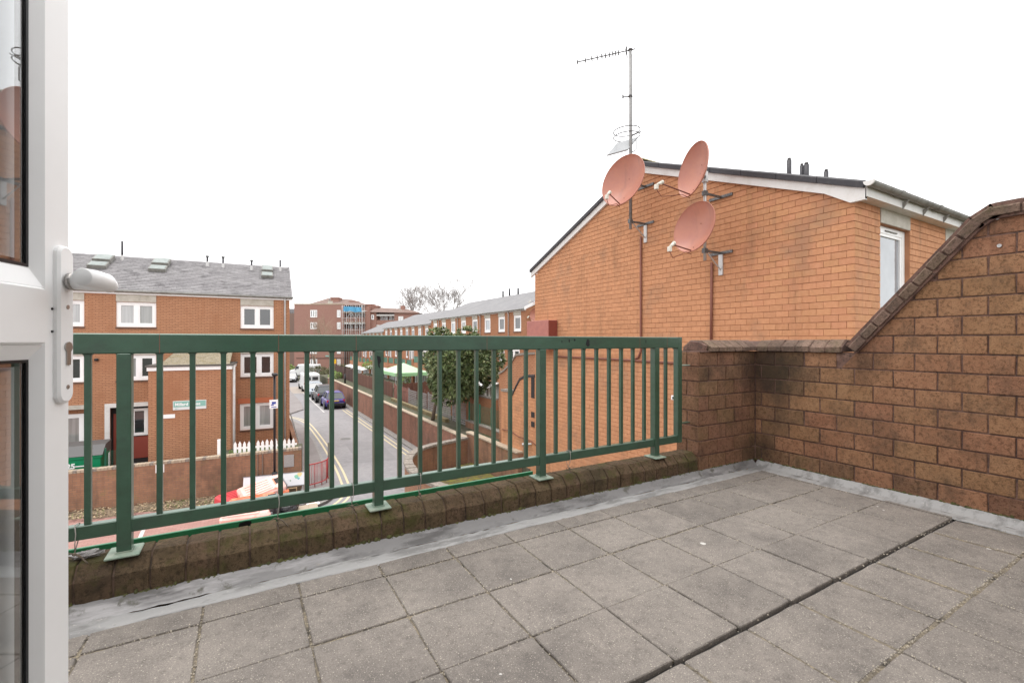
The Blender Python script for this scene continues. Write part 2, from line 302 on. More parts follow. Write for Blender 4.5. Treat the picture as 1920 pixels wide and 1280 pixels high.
def link(name, me, mat, parent, mw=None, smooth=False):
    o = bpy.data.objects.new(name, me); C.objects.link(o)
    if mat and not me.materials: me.materials.append(mat)
    if parent: o.parent = parent
    W[o] = mw if mw is not None else (W[parent] if parent else MX())
    o.matrix_local = (W[parent].inverted() @ W[o]) if parent else W[o]
    return o
PRE = [1.0]
def obj(name, b, mat, parent=None, smooth=False, local=False):
    """b holds world coordinates (or the parent's own, local=True)"""
    me = bpy.data.meshes.new(name); vs = b.v if PRE[0] == 1 else [tuple(V(p)*PRE[0]) for p in b.v]
    if parent and not local:
        inv = W[parent].inverted(); vs = [tuple(inv @ V(p)) for p in vs]
    elif not parent:
        c = V((0, 0, 0))
        for p in vs: c += V(p)
        c /= len(vs); c.z = min(p[2] for p in vs); vs = [(p[0]-c.x, p[1]-c.y, p[2]-c.z) for p in vs]
    me.from_pydata(vs, [], b.f); me.validate(); me.update()
    if smooth or b.sm:
        for p in me.polygons: p.use_smooth = True
    o = link(name, me, mat, parent, mw=None if parent else MX.Translation(c)); return o
def tag(o, label=None, cat=None, group=None, kind=None):
    if label: o['label'] = label
    if cat: o['category'] = cat
    if group: o['group'] = group
    if kind: o['kind'] = kind
    return o
def thing(name, label, cat, loc, rz=0, group=None, mat=None):
    o = bpy.data.objects.new(name, None); o.empty_display_size = .2; C.objects.link(o)
    W[o] = mat if mat is not None else MX.Translation(loc) @ MX.Rotation(rz, 4, 'Z'); o.matrix_local = W[o]
    return tag(o, label, cat, group)
def struct(name, b, m): return tag(obj(name, b, m), kind='structure')
def copy_tree(o, mw=None, parent=None):
    c = o.copy(); C.objects.link(c)
    if parent: c.parent = parent
    if mw is not None: c.matrix_local = mw; W[c] = mw
    for ch in [x for x in KIDS.get(o, [])]: copy_tree(ch, None, c)
    return c
KIDS = {}
def index(o):
    KIDS[o] = [x for x in C.objects if x.parent == o]
    for x in KIDS[o]: index(x)
_o = bpy.data.objects
def clip(poly, a, b, c):      # keep a*u+b*z <= c
    out = []
    for i, p in enumerate(poly):
        q = poly[(i+1) % len(poly)]; dp = a*p[0]+b*p[1]-c; dq = a*q[0]+b*q[1]-c
        if dp <= 0: out.append(p)
        if (dp < 0 < dq) or (dq < 0 < dp): t = dp/(dp-dq); out.append((p[0]+(q[0]-p[0])*t, p[1]+(q[1]-p[1])*t))
    return out
def area(p): return abs(sum(p[i][0]*p[(i+1) % len(p)][1]-p[(i+1) % len(p)][0]*p[i][1] for i in range(len(p))))/2
def brick_rings(poly, proud, cham=.003, back=.03):
    """frame axes: u, outward normal, z"""
    if sum(poly[i][0]*poly[(i+1) % len(poly)][1]-poly[(i+1) % len(poly)][0]*poly[i][1] for i in range(len(poly))) < 0: poly = poly[::-1]
    n = len(poly); cu = sum(p[0] for p in poly)/n; cz = sum(p[1] for p in poly)/n
    def ins(p):
        d = V((cu-p[0], cz-p[1])); l = d.length or 1; return (p[0]+math.copysign(min(cham, abs(d[0])), d[0]), p[1]+math.copysign(min(cham, abs(d[1])), d[1]))
    vs = [(p[0], -back, p[1]) for p in poly]+[(p[0], proud-cham, p[1]) for p in poly]+[(ins(p)[0], proud, ins(p)[1]) for p in poly]
    fs = [(r*n+i, r*n+(i+1) % n, (r+1)*n+(i+1) % n, (r+1)*n+i) for r in range(2) for i in range(n)]+[tuple(range(2*n, 3*n))]
    return vs, fs
_shared = {}
def brickwork(parent, F, u0, u1, z0, z1, pitch, course, clips=lambda c: [], holes=(), joint=.012, proud=.008, singles=300,
              near=None, mat=None, smat=None, shift=0, jit=1.0, phase=0, name='brick', vj=None):
    vj = vj or joint
    """F: frame matrix (columns u, n, z). The bricks nearest to `near` are objects of their own, the rest one mesh."""
    rects = []; r = 0; z = z0
    while z < z1-.02:
        zt = min(z+course, z1); off = (pitch/2 if (r+phase) % 2 else 0)+shift; u = u0-off
        while u < u1:
            a, b_ = max(u, u0), min(u+pitch, u1)
            if b_-a > .03:
                segs = [(a, b_)]
                for (ha, hb, hz0, hz1) in holes:
                    if z+course*.5 > hz0 and z+course*.5 < hz1:
                        ns = []
                        for (p, q) in segs:
                            if q <= ha or p >= hb: ns.append((p, q))
                            else:
                                if ha-p > .03: ns.append((p, ha))
                                if q-hb > .03: ns.append((hb, q))
                        segs = ns
                for (p, q) in segs: rects.append((p, q, z, zt))
            u += pitch
        z += course; r += 1
    items = []
    for (a, b_, c, d) in rects:
        poly = [(a+vj/2, c+joint/2), (b_-vj/2, c+joint/2), (b_-vj/2, d-joint/2), (a+vj/2, d-joint/2)]; full = True
        for (ca, cb, cc) in clips((a+b_)/2):
            q = clip(poly, ca, cb, cc)
            if len(q) != 4 or abs(area(q)-area(poly)) > 1e-6: full = False
            poly = q
            if len(poly) < 3: break
        if len(poly) < 3 or area(poly) < .0012: continue
        cu = sum(p[0] for p in poly)/len(poly); cz = sum(p[1] for p in poly)/len(poly)
        items.append(((F @ V((cu, 0, cz))-near).length if near else 0, cu, cz, poly, full))
    items.sort(key=lambda t: t[0]); rest = B()
    for i, (dd, cu, cz, poly, full) in enumerate(items):
        pr = proud+random.uniform(-.002, .002)*jit
        if i < singles:
            w_ = max(p[0] for p in poly)-min(p[0] for p in poly); h_ = max(p[1] for p in poly)-min(p[1] for p in poly)
            key = (round(w_, 3), round(h_, 3), i % 3) if full else None
            me = _shared.get(key) if key else None
            if not me:
                q = [(p[0]-cu+random.uniform(-.0022, .0022)*jit, p[1]-cz+random.uniform(-.0018, .0018)*jit) for p in poly]
                vs_, fs_ = brick_rings(q, 0, cham=.003, back=.04)
                me = bpy.data.meshes.new(name); me.from_pydata(vs_, [], fs_); me.update(); me.materials.append(mat)
                if key: _shared[key] = me
            useme = me
            if me.materials[0] is not mat: useme = me.copy(); useme.materials[0] = mat; _shared[key] = useme
            T = F @ MX.Translation((cu, pr, cz)) @ MX.Rotation(random.uniform(-.006, .006)*jit, 4, 'Y') @ MX.Rotation(random.uniform(-.01, .01)*jit, 4, 'Z')
            link(name, useme, mat, parent, T)
        else:
            vs_, fs_ = brick_rings(poly, pr, cham=.004, back=.02); rest.add(vs_, fs_, F)
    if rest.v: tag(obj(name, rest, smat or mat, parent), kind='stuff')
def frame(O, u, n):
    u = V(u).normalized(); n = V(n).normalized(); m = MX.Identity(4)
    for i, c in enumerate((u, n, V((0, 0, 1)))):
        for r in range(3): m[r][i] = c[r]
    return MX.Translation(O) @ m
def text(body, size, mat, parent, T, ext=.002, name='lettering', bold=0):
    cu = bpy.data.curves.new(name, 'FONT'); cu.body = body; cu.size = size; cu.extrude = ext; cu.offset = bold; cu.align_x = 'LEFT'
    o = bpy.data.objects.new(name, cu); C.objects.link(o); me = bpy.data.meshes.new_from_object(o)
    bpy.data.objects.remove(o); bpy.data.curves.remove(cu); me.name = name; me.materials.clear()
    return link(name, me, mat, parent, T)
def facade(b, u0, u1, z0, z1, holes, rev, F):
    """wall face at n=0 in frame F with openings whose reveals go back by rev"""
    us = sorted({u0, u1, *[h[0] for h in holes], *[h[1] for h in holes]}); zs = sorted({z0, z1, *[h[2] for h in holes], *[h[3] for h in holes]})
    for i in range(len(us)-1):
        for j in range(len(zs)-1):
            cu, cz = (us[i]+us[i+1])/2, (zs[j]+zs[j+1])/2
            if any(h[0] < cu < h[1] and h[2] < cz < h[3] for h in holes): continue
            b.add([(us[i], 0, zs[j]), (us[i+1], 0, zs[j]), (us[i+1], 0, zs[j+1]), (us[i], 0, zs[j+1])], [(0, 1, 2, 3)], F)
    for (a, c, d, e) in holes:
        P = [(a, 0, d), (c, 0, d), (c, 0, e), (a, 0, e)]; Q = [(a, -rev, d), (c, -rev, d), (c, -rev, e), (a, -rev, e)]
        b.add(P+Q, [(0, 4, 5, 1), (1, 5, 6, 2), (2, 6, 7, 3), (3, 7, 4, 0), (4, 7, 6, 5)], F)
def window(parent, F, a, c, d, e, mats, lights=2, fw=.07, dep=.06, rec=.06, name='window', split=None, sill=True, wm=None):
    """frame, panes; sits rec behind the wall face"""
    wm = wm or m_white; b = B(); n0, n1 = -rec-dep, -rec
    def bar(x0, x1, z0, z1): b.box((x0, n0, z0), (x1, n1, z1), F)
    bar(a, c, d, d+fw*1.2); bar(a, c, e-fw, e); bar(a, a+fw, d+fw*1.2, e-fw); bar(c-fw, c, d+fw*1.2, e-fw)
    xs = split or [a+(c-a)*i/lights for i in range(1, lights)]
    for x in xs: bar(x-fw*.6, x+fw*.6, d+fw*1.2, e-fw)
    ed = [a+fw]+[v for x in xs for v in (x-fw*.6, x+fw*.6)]+[c-fw]
    o = obj(name, b, wm, parent)
    for i in range(0, len(ed), 2):
        q = B(); q.box((ed[i], n0+.005, d+fw*1.2), (ed[i+1], n0+.022, e-fw), F)
        # opening sash inside the frame
        sb = B(); t = fw*.45
        sb.box((ed[i], n0+.022, d+fw*1.2), (ed[i]+t, n1-.012, e-fw), F); sb.box((ed[i+1]-t, n0+.022, d+fw*1.2), (ed[i+1], n1-.012, e-fw), F)
        sb.box((ed[i]+t, n0+.022, d+fw*1.2), (ed[i+1]-t, n1-.012, d+fw*1.2+t), F); sb.box((ed[i]+t, n0+.022, e-fw-t), (ed[i+1]-t, n1-.012, e-fw), F)
        obj('sash', sb, wm, o); obj('pane', q, mats[(i//2) % len(mats)], o)
    if sill: obj('sill', B().box((a-.02, -rec, d-.075), (c+.02, .04, d-.004), F), m_sill, parent)
    return o
def tie(pts, r, n=6): b = B(); b.tube(pts, r, n); b.sm = True; return b
G = -6.3      # street level; the eye is at z = 0, the terrace floor at -1.2
D = -1.2
exec_parts = []
# ============================================================ ground, road, pavements
g = B(); N = 24
g.quad((-400, -200, G-.06), (600, -200, G-.06), (600, 700, G-.06), (-400, 700, G-.06)); struct('ground', g, m_gsoil)
def poly_slab(pts, z0, z1):
    b = B(); b.prism(pts, 'z', z0, z1); return b
left_kerb = [(3.3, 19.8), (3.28, 21.7), (3.44, 24.0), (3.62, 27.6), (3.75, 31), (3.75, 36.8), (3.3, 39.6), (2.6, 41.2), (1.6, 42)]
road = B(); road.quad((-30, 3.1, G), (8.75, 3.1, G), (8.75, 125, G), (-30, 125, G)); struct('road', road, m_asph)
struct('cross_road', B().box((8.75, 69, G-.03), (60, 80, G)), m_asph)
# pavement left of the road, with its kerb
def offset_in(pts, d):
    out = []
    for i, p in enumerate(pts):
        a = V(pts[max(i-1, 0)]); b_ = V(pts[min(i+1, len(pts)-1)]); t = (b_-a).normalized(); out.append((p[0]-t.y*d, p[1]+t.x*d))
    return out
lk = [(.72, 17.6), (1.2, 17.75), (1.9, 18.3), (2.75, 19.0)]+left_kerb
b = poly_slab(lk+[(-12, 42), (-12, 24.5), (.72, 21.6)], G-.05, G+.11); struct('pavement', b, m_pave)
k = B(); ik = offset_in(lk, .13)
for i in range(len(lk)-1):
    k.add([(*lk[i], G-.02), (*lk[i+1], G-.02), (*lk[i+1], G+.118), (*lk[i], G+.118), (*ik[i], G+.118), (*ik[i+1], G+.118)], [(0, 1, 2, 3), (3, 2, 5, 4)])
struct('kerb', k, m_kerb)
struct('far_pavement', poly_slab([(-20, 43.5), (3.2, 43.5), (4.6, 46), (4.9, 52), (4.9, 100), (-20, 100)], G-.05, G+.1), m_pave)
struct('verge_pavement', B().box((8.35, 20, G-.03), (8.75, 68, G+.08)), m_kerb)
struct('parking_paving', poly_slab([(-14, 3.1), (.715, 3.1), (.715, 20.4), (-14, 24)], G-.02, G+.115), m_pink)
def ribbon(c, w_, z, mat, name):
    b = B(); p0 = offset_in(c, w_/2); p1 = offset_in(c, -w_/2)
    for i in range(len(c)-1): b.quad((*p1[i], z), (*p1[i+1], z), (*p0[i+1], z), (*p0[i], z))
    return struct(name, b, mat)
cur = [(2.0, 18.0), (2.9, 18.35), (3.55, 19.2), (3.85, 20.4), (4.0, 22), (4.12, 24), (4.22, 27), (4.3, 31), (4.3, 36.5), (4.15, 39.2), (3.7, 41.4), (2.8, 43), (1.2, 44)]
fine = []
for i in range(len(cur)-1):
    p0, p1, p2, p3 = (V(cur[max(i-1, 0)]), V(cur[i]), V(cur[i+1]), V(cur[min(i+2, len(cur)-1)]))
    for s_ in range(5):
        t = s_/5; fine.append(tuple(.5*((2*p1)+(p2-p0)*t+(2*p0-5*p1+4*p2-p3)*t*t+(3*p1-p0-3*p2+p3)*t**3)))
ribbon(fine, .10, G+.004, m_yline, 'yellow_line'); ribbon(offset_in(fine, .26), .10, G+.004, m_yline, 'yellow_line')
ribbon([(8.02, 22), (8.02, 44.2)], .1, G+.004, m_yline, 'yellow_line'); ribbon([(7.72, 22), (7.72, 44.2)], .1, G+.004, m_yline, 'yellow_line')
ribbon([(6.05, 43.6), (6.15, 69)], .12, G+.004, m_wline, 'white_line')
ribbon([(-2.84, 17.0), (-2.92, 19.9)], .11, G+.121, m_wline, 'white_line')
struct('speed_table', B().box((1.6, 61, G), (8.5, 70, G+.006)), M('buff_surfacing', (.34, .29, .25), .9))
# leaf-strewn soil strip in front of the garden wall
bs = B(); nx, ny = 44, 8
P0, P1 = V((-9.4, 22.95)), V((1.0, 21.28)); 
for i in range(nx+1):
    for j in range(ny+1):
        q = P0.lerp(P1, i/nx); y = q.y-(1.0 if i < nx-6 else .4)*j/ny+.12*math.sin(i*.8)*(j/ny)
        bs.v.append((q.x, y, G+.14+.06*math.sin(PI*j/ny)+random.uniform(-.02, .03)-(0.05 if j == ny else 0)))
bs.f = [(i*(ny+1)+j, (i+1)*(ny+1)+j, (i+1)*(ny+1)+j+1, i*(ny+1)+j+1) for i in range(nx) for j in range(ny)]
struct('soil_strip', bs, m_soil)
lv = B()
for i in range(1800):
    x = random.uniform(-9, .9); y = 21.4-.16*x-random.uniform(.0, 1.15); a = random.uniform(0, 6.3); s_ = random.uniform(.02, .05)
    T = MX.Translation((x, y, G+.21)) @ Euler((random.uniform(-.5, .5), random.uniform(-.5, .5), a)).to_matrix().to_4x4()
    lv.add([(-s_, -s_*.5, 0), (s_, -s_*.5, 0), (s_, s_*.5, 0), (-s_, s_*.5, 0)], [(0, 1, 2, 3)], T)
tag(obj('leaf_litter', lv, islands(M('dead_leaves', (.33, .25, .16), .9), .5)), 'dry brown leaf litter scattered along the soil strip under the garden wall', 'leaves', kind='stuff')
tf = B()
for (cx, cy, n_) in ((-4.6, 21.5, 60), (-2.2, 21.2, 90), (-1.1, 20.8, 60), (-6.5, 22.0, 60), (.1, 20.6, 50)):
    for i in range(n_):
        x = cx+random.gauss(0, .35); y = cy+random.gauss(0, .18); h_ = random.uniform(.05, .14); a = random.uniform(0, 6.3)
        tf.add([(x, y, G+.15), (x+.02*math.cos(a), y+.02*math.sin(a), G+.15), (x+random.uniform(-.05, .05), y+random.uniform(-.05, .05), G+.17+h_)], [(0, 1, 2)])
tag(obj('weeds', tf, m_lime), 'low green weeds growing in the soil strip', 'weeds', kind='stuff')
# raised garden ground right of the road wall
struct('garden_terrain', B().box((8.95, 14.1, G-.05), (60, 68.9, -4.66)), m_gsoil)
struct('far_garden_terrain', B().box((4.95, 80.2, G-.05), (60, 101, G+.12)), m_gsoil)

# ============================================================ road wall (retaining) with coping
rw = thing('road_wall', 'long low brick wall with pale coping running beside the road and parked cars', 'wall', (8.85, 40, G))
b = B(); b.box((8.75, 19.2, G-.02), (8.97, 60, -4.5)); obj('wall', b, m_bt_wall, rw)
for i in range(68):
    y = 19.2+i*.6; obj('coping_stone', B().bbox((8.71, y+.006, -4.497), (9.0, y+.594, -4.42+random.uniform(-.004, .004)), .012), m_copc, rw)
rw2 = thing('garden_wall', 'taller stained brick wall with pale coping joining the orange house at its low wing', 'wall', (8.85, 17, G))
obj('wall', B().box((8.78, 14.6, G-.02), (8.98, 19.19, -4.2)), m_bt_gard, rw2)
for i in range(8): y = 14.6+i*.573; obj('coping_stone', B().bbox((8.72, y+.006, -4.197), (9.02, y+.568, -4.12), .012), m_copc, rw2)
# curved wall at the foot of the terrace
cw = thing('curved_wall', 'curved old brick wall with crumbling grey coping at the road corner below the railing', 'wall', (5.5, 15, G))
cp = [(8.6, 18.9), (7.6, 18.5), (6.5, 18.15), (5.7, 17.4), (5.15, 16.4), (4.9, 15.2), (4.9, 14.0), (5.15, 12.6), (5.6, 11.2), (6.2, 9.8), (6.9, 8.6)]
fc = []
for i in range(len(cp)-1):
    p0, p1, p2, p3 = (V(cp[max(i-1, 0)]), V(cp[i]), V(cp[i+1]), V(cp[min(i+2, len(cp)-1)]))
    for s_ in range(5):
        t = s_/5; fc.append(tuple(.5*((2*p1)+(p2-p0)*t+(2*p0-5*p1+4*p2-p3)*t*t+(3*p1-p0-3*p2+p3)*t**3)))
fc.append(cp[-1]); ins_, outs = offset_in(fc, .12), offset_in(fc, -.12); b = B()
for i in range(len(fc)-1):
    b.add([(*outs[i], G), (*outs[i+1], G), (*outs[i+1], -4.4), (*outs[i], -4.4), (*ins_[i], G), (*ins_[i+1], G), (*ins_[i+1], -4.4), (*ins_[i], -4.4)],
          [(0, 1, 2, 3), (4, 7, 6, 5), (3, 2, 6, 7)])
obj('wall', b, m_bt_gard, cw)
i2, o2 = offset_in(fc, .16), offset_in(fc, -.16)
for i in range(len(fc)-1):
    z1 = -4.3+random.uniform(-.012, .012)
    def lp(a, b_, t): return (a[0]+(b_[0]-a[0])*t, a[1]+(b_[1]-a[1])*t)
    a, b_, c_, d_ = lp(o2[i], o2[i+1], .03), lp(o2[i], o2[i+1], .97), lp(i2[i], i2[i+1], .97), lp(i2[i], i2[i+1], .03)
    obj('coping_stone', B().prism([a, b_, c_, d_], 'z', -4.397, z1), m_copd, cw)
struct('mossy_bank', B().prism([(5.3, 13), (8.5, 12), (8.7, 18.6), (7.6, 18.2), (6.4, 17.8), (5.3, 16)], 'z', G-.05, -5.4), M('mossy_bank', (.17, .155, .03), .95, [(5, (.10, .075, .05), .45, .6)], bump=(14, 1, .05)))

# ============================================================ left block (rotated a little)
LB = frame((1.99, 26.5, 0), (math.cos(R(-2.5)), math.sin(R(-2.5)), 0), (math.sin(R(-2.5)), -math.cos(R(-2.5)), 0))
lb = thing('apartment_building', 'orange brick block with grey slate roof and projecting brick porch, left of the road', 'building', (0, 0, 0), mat=LB @ MX.Translation((0, 0, G)))
wins = []
ux = [(-2.21, -.74), (-7.04, -5.59), (-9.6, -8.13), (-13.2, -11.7)]
for (a, c) in ux: wins += [(a, c, .66, 1.8), (a, c, -1.78, -.62)]
wins += [(-2.23, -.74, -4.45, -3.12)]
porch = [(-7.3, -5.45, G+.1, -2.95), (-9.9, -8.0, G+.1, -2.95), (-13.5, -11.5, G+.1, -2.95)]
b = B(); facade(b, -16, 0, G, 2.2, wins+porch, .35, LB)
# back, ends and gable
b.add([(0, 0, G), (0, -9, G), (0, -9, 2.2), (0, -4.5, 4.4), (0, 0, 2.2)], [(0, 1, 2, 3, 4)], LB)
b.add([(-16, 0, G), (-16, -9, G), (-16, -9, 2.2), (-16, -4.5, 4.4), (-16, 0, 2.2)], [(4, 3, 2, 1, 0)], LB)
b.add([(0, -9, G), (-16, -9, G), (-16, -9, 2.2), (0, -9, 2.2)], [(0, 1, 2, 3)], LB)
obj('wall', b, m_bt_left, lb)
gm = [m_glc, m_glc, m_gl, m_gl, m_glb, m_glc, m_gl, m_gl, m_glc]
pm = [[m_gl, m_gl], [m_gl, m_gl], [m_glc, m_glb], [m_glb, m_gl], [m_glc, m_glc], [m_gl, m_gl], [m_glc, m_gl], [m_gl, m_glc], [m_glb, m_glc]]
for i, (a, c, d, e) in enumerate(wins): window(lb, LB, a, c, d, e, pm[i], 2, .11, .07, .05, split=[(a+c)/2+(.08 if i % 2 else -.0)])
for (a, c) in ux:
    obj('lintel', B().box((a, 0, 1.81), (c, .02, 2.13), LB), m_stone, lb); obj('lintel', B().box((a, 0, -.61), (c, .02, -.44), LB), m_stone, lb)
obj('lintel', B().box((-2.32, 0, -3.11), (-.66, .012, -2.86), LB), M('red_soldier_course', (.52, .17, .085), .9), lb)
# eaves, gutter, verge
obj('fascia', B().box((-16, .001, 2.14), (.12, .06, 2.26), LB), m_white, lb)
gb = tie([(-16, .13, 2.27), (.16, .13, 2.27)], .055, 8); gb.v = [tuple(LB @ V(p)) for p in gb.v]; obj('gutter', gb, m_gut, lb)
# slate roof: underlay plus rows of overlapping slates
rb = B(); rb.add([(-16.1, .15, 2.24), (.12, .15, 2.24), (.12, -4.5, 4.47), (-16.1, -4.5, 4.47), (-16.1, -9.15, 2.24), (.12, -9.15, 2.24)], [(0, 1, 2, 3), (3, 2, 5, 4)], LB); obj('roof', rb, M('roof_underlay', (.13, .125, .13), .9), lb)
sb = B(); rows = 24; L_ = math.hypot(4.65, 2.23); dn = V((0, -4.65, 2.23))/L_; nn = V((0, 2.23, 4.65))/L_
for r in range(rows):
    s0 = r*L_/rows; s1 = s0+L_/rows*1.35; u = -16.1+(.17 if r % 2 else 0)
    while u < .1:
        u1 = min(u+.335, .12); j = random.uniform(0, .006); q = [V((u, .17, 2.25)), V((u1, .17, 2.25))]; s1c = min(s1, L_)
        p = [q[0]+dn*s0+nn*(.022+j), q[1]+dn*s0+nn*(.022+j), q[1]+dn*s1c+nn*.004, q[0]+dn*s1c+nn*.004]
        lo = [q[0]+dn*s0, q[1]+dn*s0]
        sb.add(p+lo, [(0, 1, 2, 3), (4, 5, 1, 0)], LB); u += .345
tag(obj('slate', sb, m_slate, lb), kind='stuff')
for i in range(36): 
    u = -16.1+i*.451; obj('ridge_tile', B().prism([(-4.62, 4.43), (-4.5, 4.52), (-4.38, 4.43)], 'x', u+.004, u+.447, LB @ MX.Scale(1, 4, (1, 0, 0))), m_slate, lb)
obj('verge', B().add([(.06, .16, 2.2), (.14, .16, 2.2), (.14, -4.5, 4.43), (.06, -4.5, 4.43), (.06, .16, 2.31), (.14, .16, 2.31), (.14, -4.5, 4.54), (.06, -4.5, 4.54)], [(0, 1, 2, 3), (4, 7, 6, 5), (0, 4, 5, 1), (1, 5, 6, 2), (3, 7, 4, 0)], LB), m_slate, lb)
# vents, stacks
def onroof(u, s): return V((u, .17, 2.25))+dn*s+nn*.03
for (u, s, h_, cp_) in [(-9.9, 4.6, .65, 1), (-7.72, 4.6, .95, 0), (-4.0, 4.5, .5, 1), (-3.25, 4.4, .55, 1), (-1.85, 4.3, .5, 1), (-.38, 4.5, .62, 0), (-12.4, 4.5, .7, 1)]:
    p = onroof(u, s); t = B(); t.tube([p-V((0, 0, .1)), p+V((0, 0, h_))], .05, 8, LB); t.sm = True
    f = obj('flue', t, m_verge, lb)
    q = B(); q.tube([p-V((0, 0, .1)), p+V((0, 0, .22))], [.09, .065], 8, LB)
    obj('flashing', q, m_galv, f)
    if cp_: q = B(); q.tube([p+V((0, 0, h_-.03)), p+V((0, 0, h_+.05))], .085, 8, LB); obj('cap', q, m_dgal, f)
for u in (-8.35, -6.0, -1.05):
    sz = .85 if u < -3 else .68

    q = B(); p0 = onroof(u, 2.75)
    for (du, s0, s1_, hh) in ((0, 2.9, 3.55, .16), (.0, 3.75, 4.6, .22)):
        a = onroof(u-.42*sz+du, s0); bb = onroof(u+.42*sz+du, s0); c_ = onroof(u+.42*sz+du, s1_); d_ = onroof(u-.42*sz+du, s1_)
        q.add([a, bb, c_, d_, a+nn*hh, bb+nn*hh, c_+nn*hh, d_+nn*hh], [(4, 5, 6, 7), (0, 1, 5, 4), (1, 2, 6, 5), (3, 0, 4, 7), (2, 3, 7, 6)], LB)
    o = obj('roof_ventilator', q, m_gut, lb)
    for (s0, s1_, hh) in ((2.93, 3.52, .175), (3.78, 4.57, .235)):
        a = onroof(u-.36*sz, s0); bb = onroof(u+.36*sz, s0); c_ = onroof(u+.36*sz, s1_); d_ = onroof(u-.36*sz, s1_)
        obj('cover', B().add([a+nn*hh, bb+nn*hh, c_+nn*hh, d_+nn*hh, a+nn*(hh-.03), bb+nn*(hh-.03), c_+nn*(hh-.03), d_+nn*(hh-.03)], [(0, 1, 2, 3), (4, 5, 1, 0), (5, 6, 2, 1), (7, 4, 0, 3)], LB), M('vent_cover', (.27, .30, .285), .5, [(4, (.18, .21, .2), .4, .7)]), o)
def pipe(par, pts, r, mat, F=None, name='downpipe', n=8):
    b = B(); b.tube(pts, r, n, F); b.sm = True; return obj(name, b, mat, par)
pipe(lb, [(-.22, .13, 2.2), (-.22, .08, 2.05), (-.22, .06, 1.9), (-.22, .06, G+.2)], .045, m_pvc, LB)
# projecting porch with fascia and moss-covered lean-to roof
PX0, PX1, PO = -5.32, -2.42, 3.0
b = B(); b.box((PX0, .001, G), (PX1, PO, -1.22), LB); obj('porch_wall', b, m_bt_left, lb)
obj('porch_fascia', B().box((PX0-.04, .02, -1.215), (PX1+.04, PO+.05, -1.06), LB), m_white, lb)
obj('porch_roof_edge', B().box((PX0-.09, .02, -1.055), (PX1+.09, PO+.1, -.99), LB), M('felt_edge', (.11, .10, .09), .9), lb)
rp = B(); rp.add([(PX0+.35, PO-.1, -.985), (PX1-.05, PO-.1, -.985), (PX1-.05, .02, -.15), (PX0+.8, .02, -.15)], [(0, 1, 2, 3)], LB)
rp.add([(PX0+.35, PO-.1, -.985), (PX0+.8, .02, -.15), (PX0-.05, .02, -.985)], [(0, 1, 2)], LB)
obj('porch_roof', rp, M('mossy_pebble_roof', (.34, .29, .20), .95, [(4, (.22, .17, .06), .45, .65), (26, (.13, .11, .09), .45, .6), (60, (.47, .42, .33), .5, .65)], bump=(22, 1.0, .05)), lb)
pipe(lb, [(PX1+.12, PO-.02, -1.1), (PX1+.12, PO-.02, G+.3)], .05, m_pvc, LB)
sg = thing('street_sign', 'mint green and white street name plate on the brick porch', 'sign', (0, 0, 0), mat=LB @ MX.Translation((-4.5, PO, -2.9)))
obj('sign_board', B().bbox((-4.49, PO+.004, -2.88), (-3.32, PO+.03, -2.5), .006, LB), M('sign_border', (.72, .74, .74), .4), sg)
obj('sign_face', B().box((-4.47, PO+.031, -2.76), (-3.34, PO+.034, -2.52), LB), m_signg, sg)
RT = MX.Rotation(R(90), 4, 'X')
FL = LB @ MX.Scale(-1, 4, (0, 1, 0))          # proper rotation frame facing out
def face_T(F, u, n, z):    # text facing the frame's outward normal
    o = F @ V((u, n, z)); ux_ = (F.to_3x3() @ V((1, 0, 0))).normalized(); nz_ = (F.to_3x3() @ V((0, 1, 0))).normalized(); up = V((0, 0, 1))
    if ux_.cross(up).dot(nz_) < 0: ux_ = -ux_
    m = MX.Identity(4)
    for i, c in enumerate((ux_, up, nz_)):
        for r in range(3): m[r][i] = c[r]
    return MX.Translation(o) @ m
text('Millard Close', .165, m_white, sg, face_T(LB, -4.42, PO+.036, -2.70), .001, bold=.004)
text('N16', .07, m_signg, sg, face_T(LB, -4.42, PO+.032, -2.85), .001, bold=.002)
sg2 = tag(obj('sign', B().box((-4.98, PO+.004, -3.2), (-4.42, PO+.02, -3.04), LB), m_white), 'small blank white plate below the street name on the porch', 'sign')
# porches of the ground floor
for i, (a, c, d, e) in enumerate(porch):
    x = B(); x.box((a-.12, .002, e-.02), (c+(.0 if i else -.001), .09, e+.16), LB); x.box((a-.12, .002, G+.1), (a+.06, .09, e-.021), LB)
    obj('door_surround', x, m_wpaint if i == 0 else m_stone, lb)
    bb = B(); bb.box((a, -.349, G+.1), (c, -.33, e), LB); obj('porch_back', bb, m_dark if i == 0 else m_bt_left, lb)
a, c, d, e = porch[0]
obj('porch_panel', B().box((-6.5, -.329, -5.4), (-5.45, -.30, -4.4), LB), m_doorr, lb)
window(lb, LB, -6.55, -5.46, -4.35, -3.1, [m_gl, m_gl], 2, .08, .04, .25, sill=False)
obj('door', B().box((-7.2, -.329, G+.15), (-6.65, -.29, -3.3), LB), m_doorr, lb)
window(lb, LB, -9.6, -8.2, -4.8, -3.2, [m_gl, m_glb], 2, .12, .04, .25, sill=False)
rl = thing('entrance_railing', 'white slanting railing in front of the left ground floor window', 'railing', (0, 0, 0), mat=LB @ MX.Translation((-8.4, .6, G)))
x = B()
for i in range(12):
    u = -9.6+i*.15; x.box((u, .6, G+.4), (u+.025, .625, -4.62+.0*i), LB)
obj('baluster', x, m_wpaint, rl); obj('handrail', B().box((-9.7, .58, -4.62), (-7.85, .64, -4.56), LB), m_wpaint, rl)
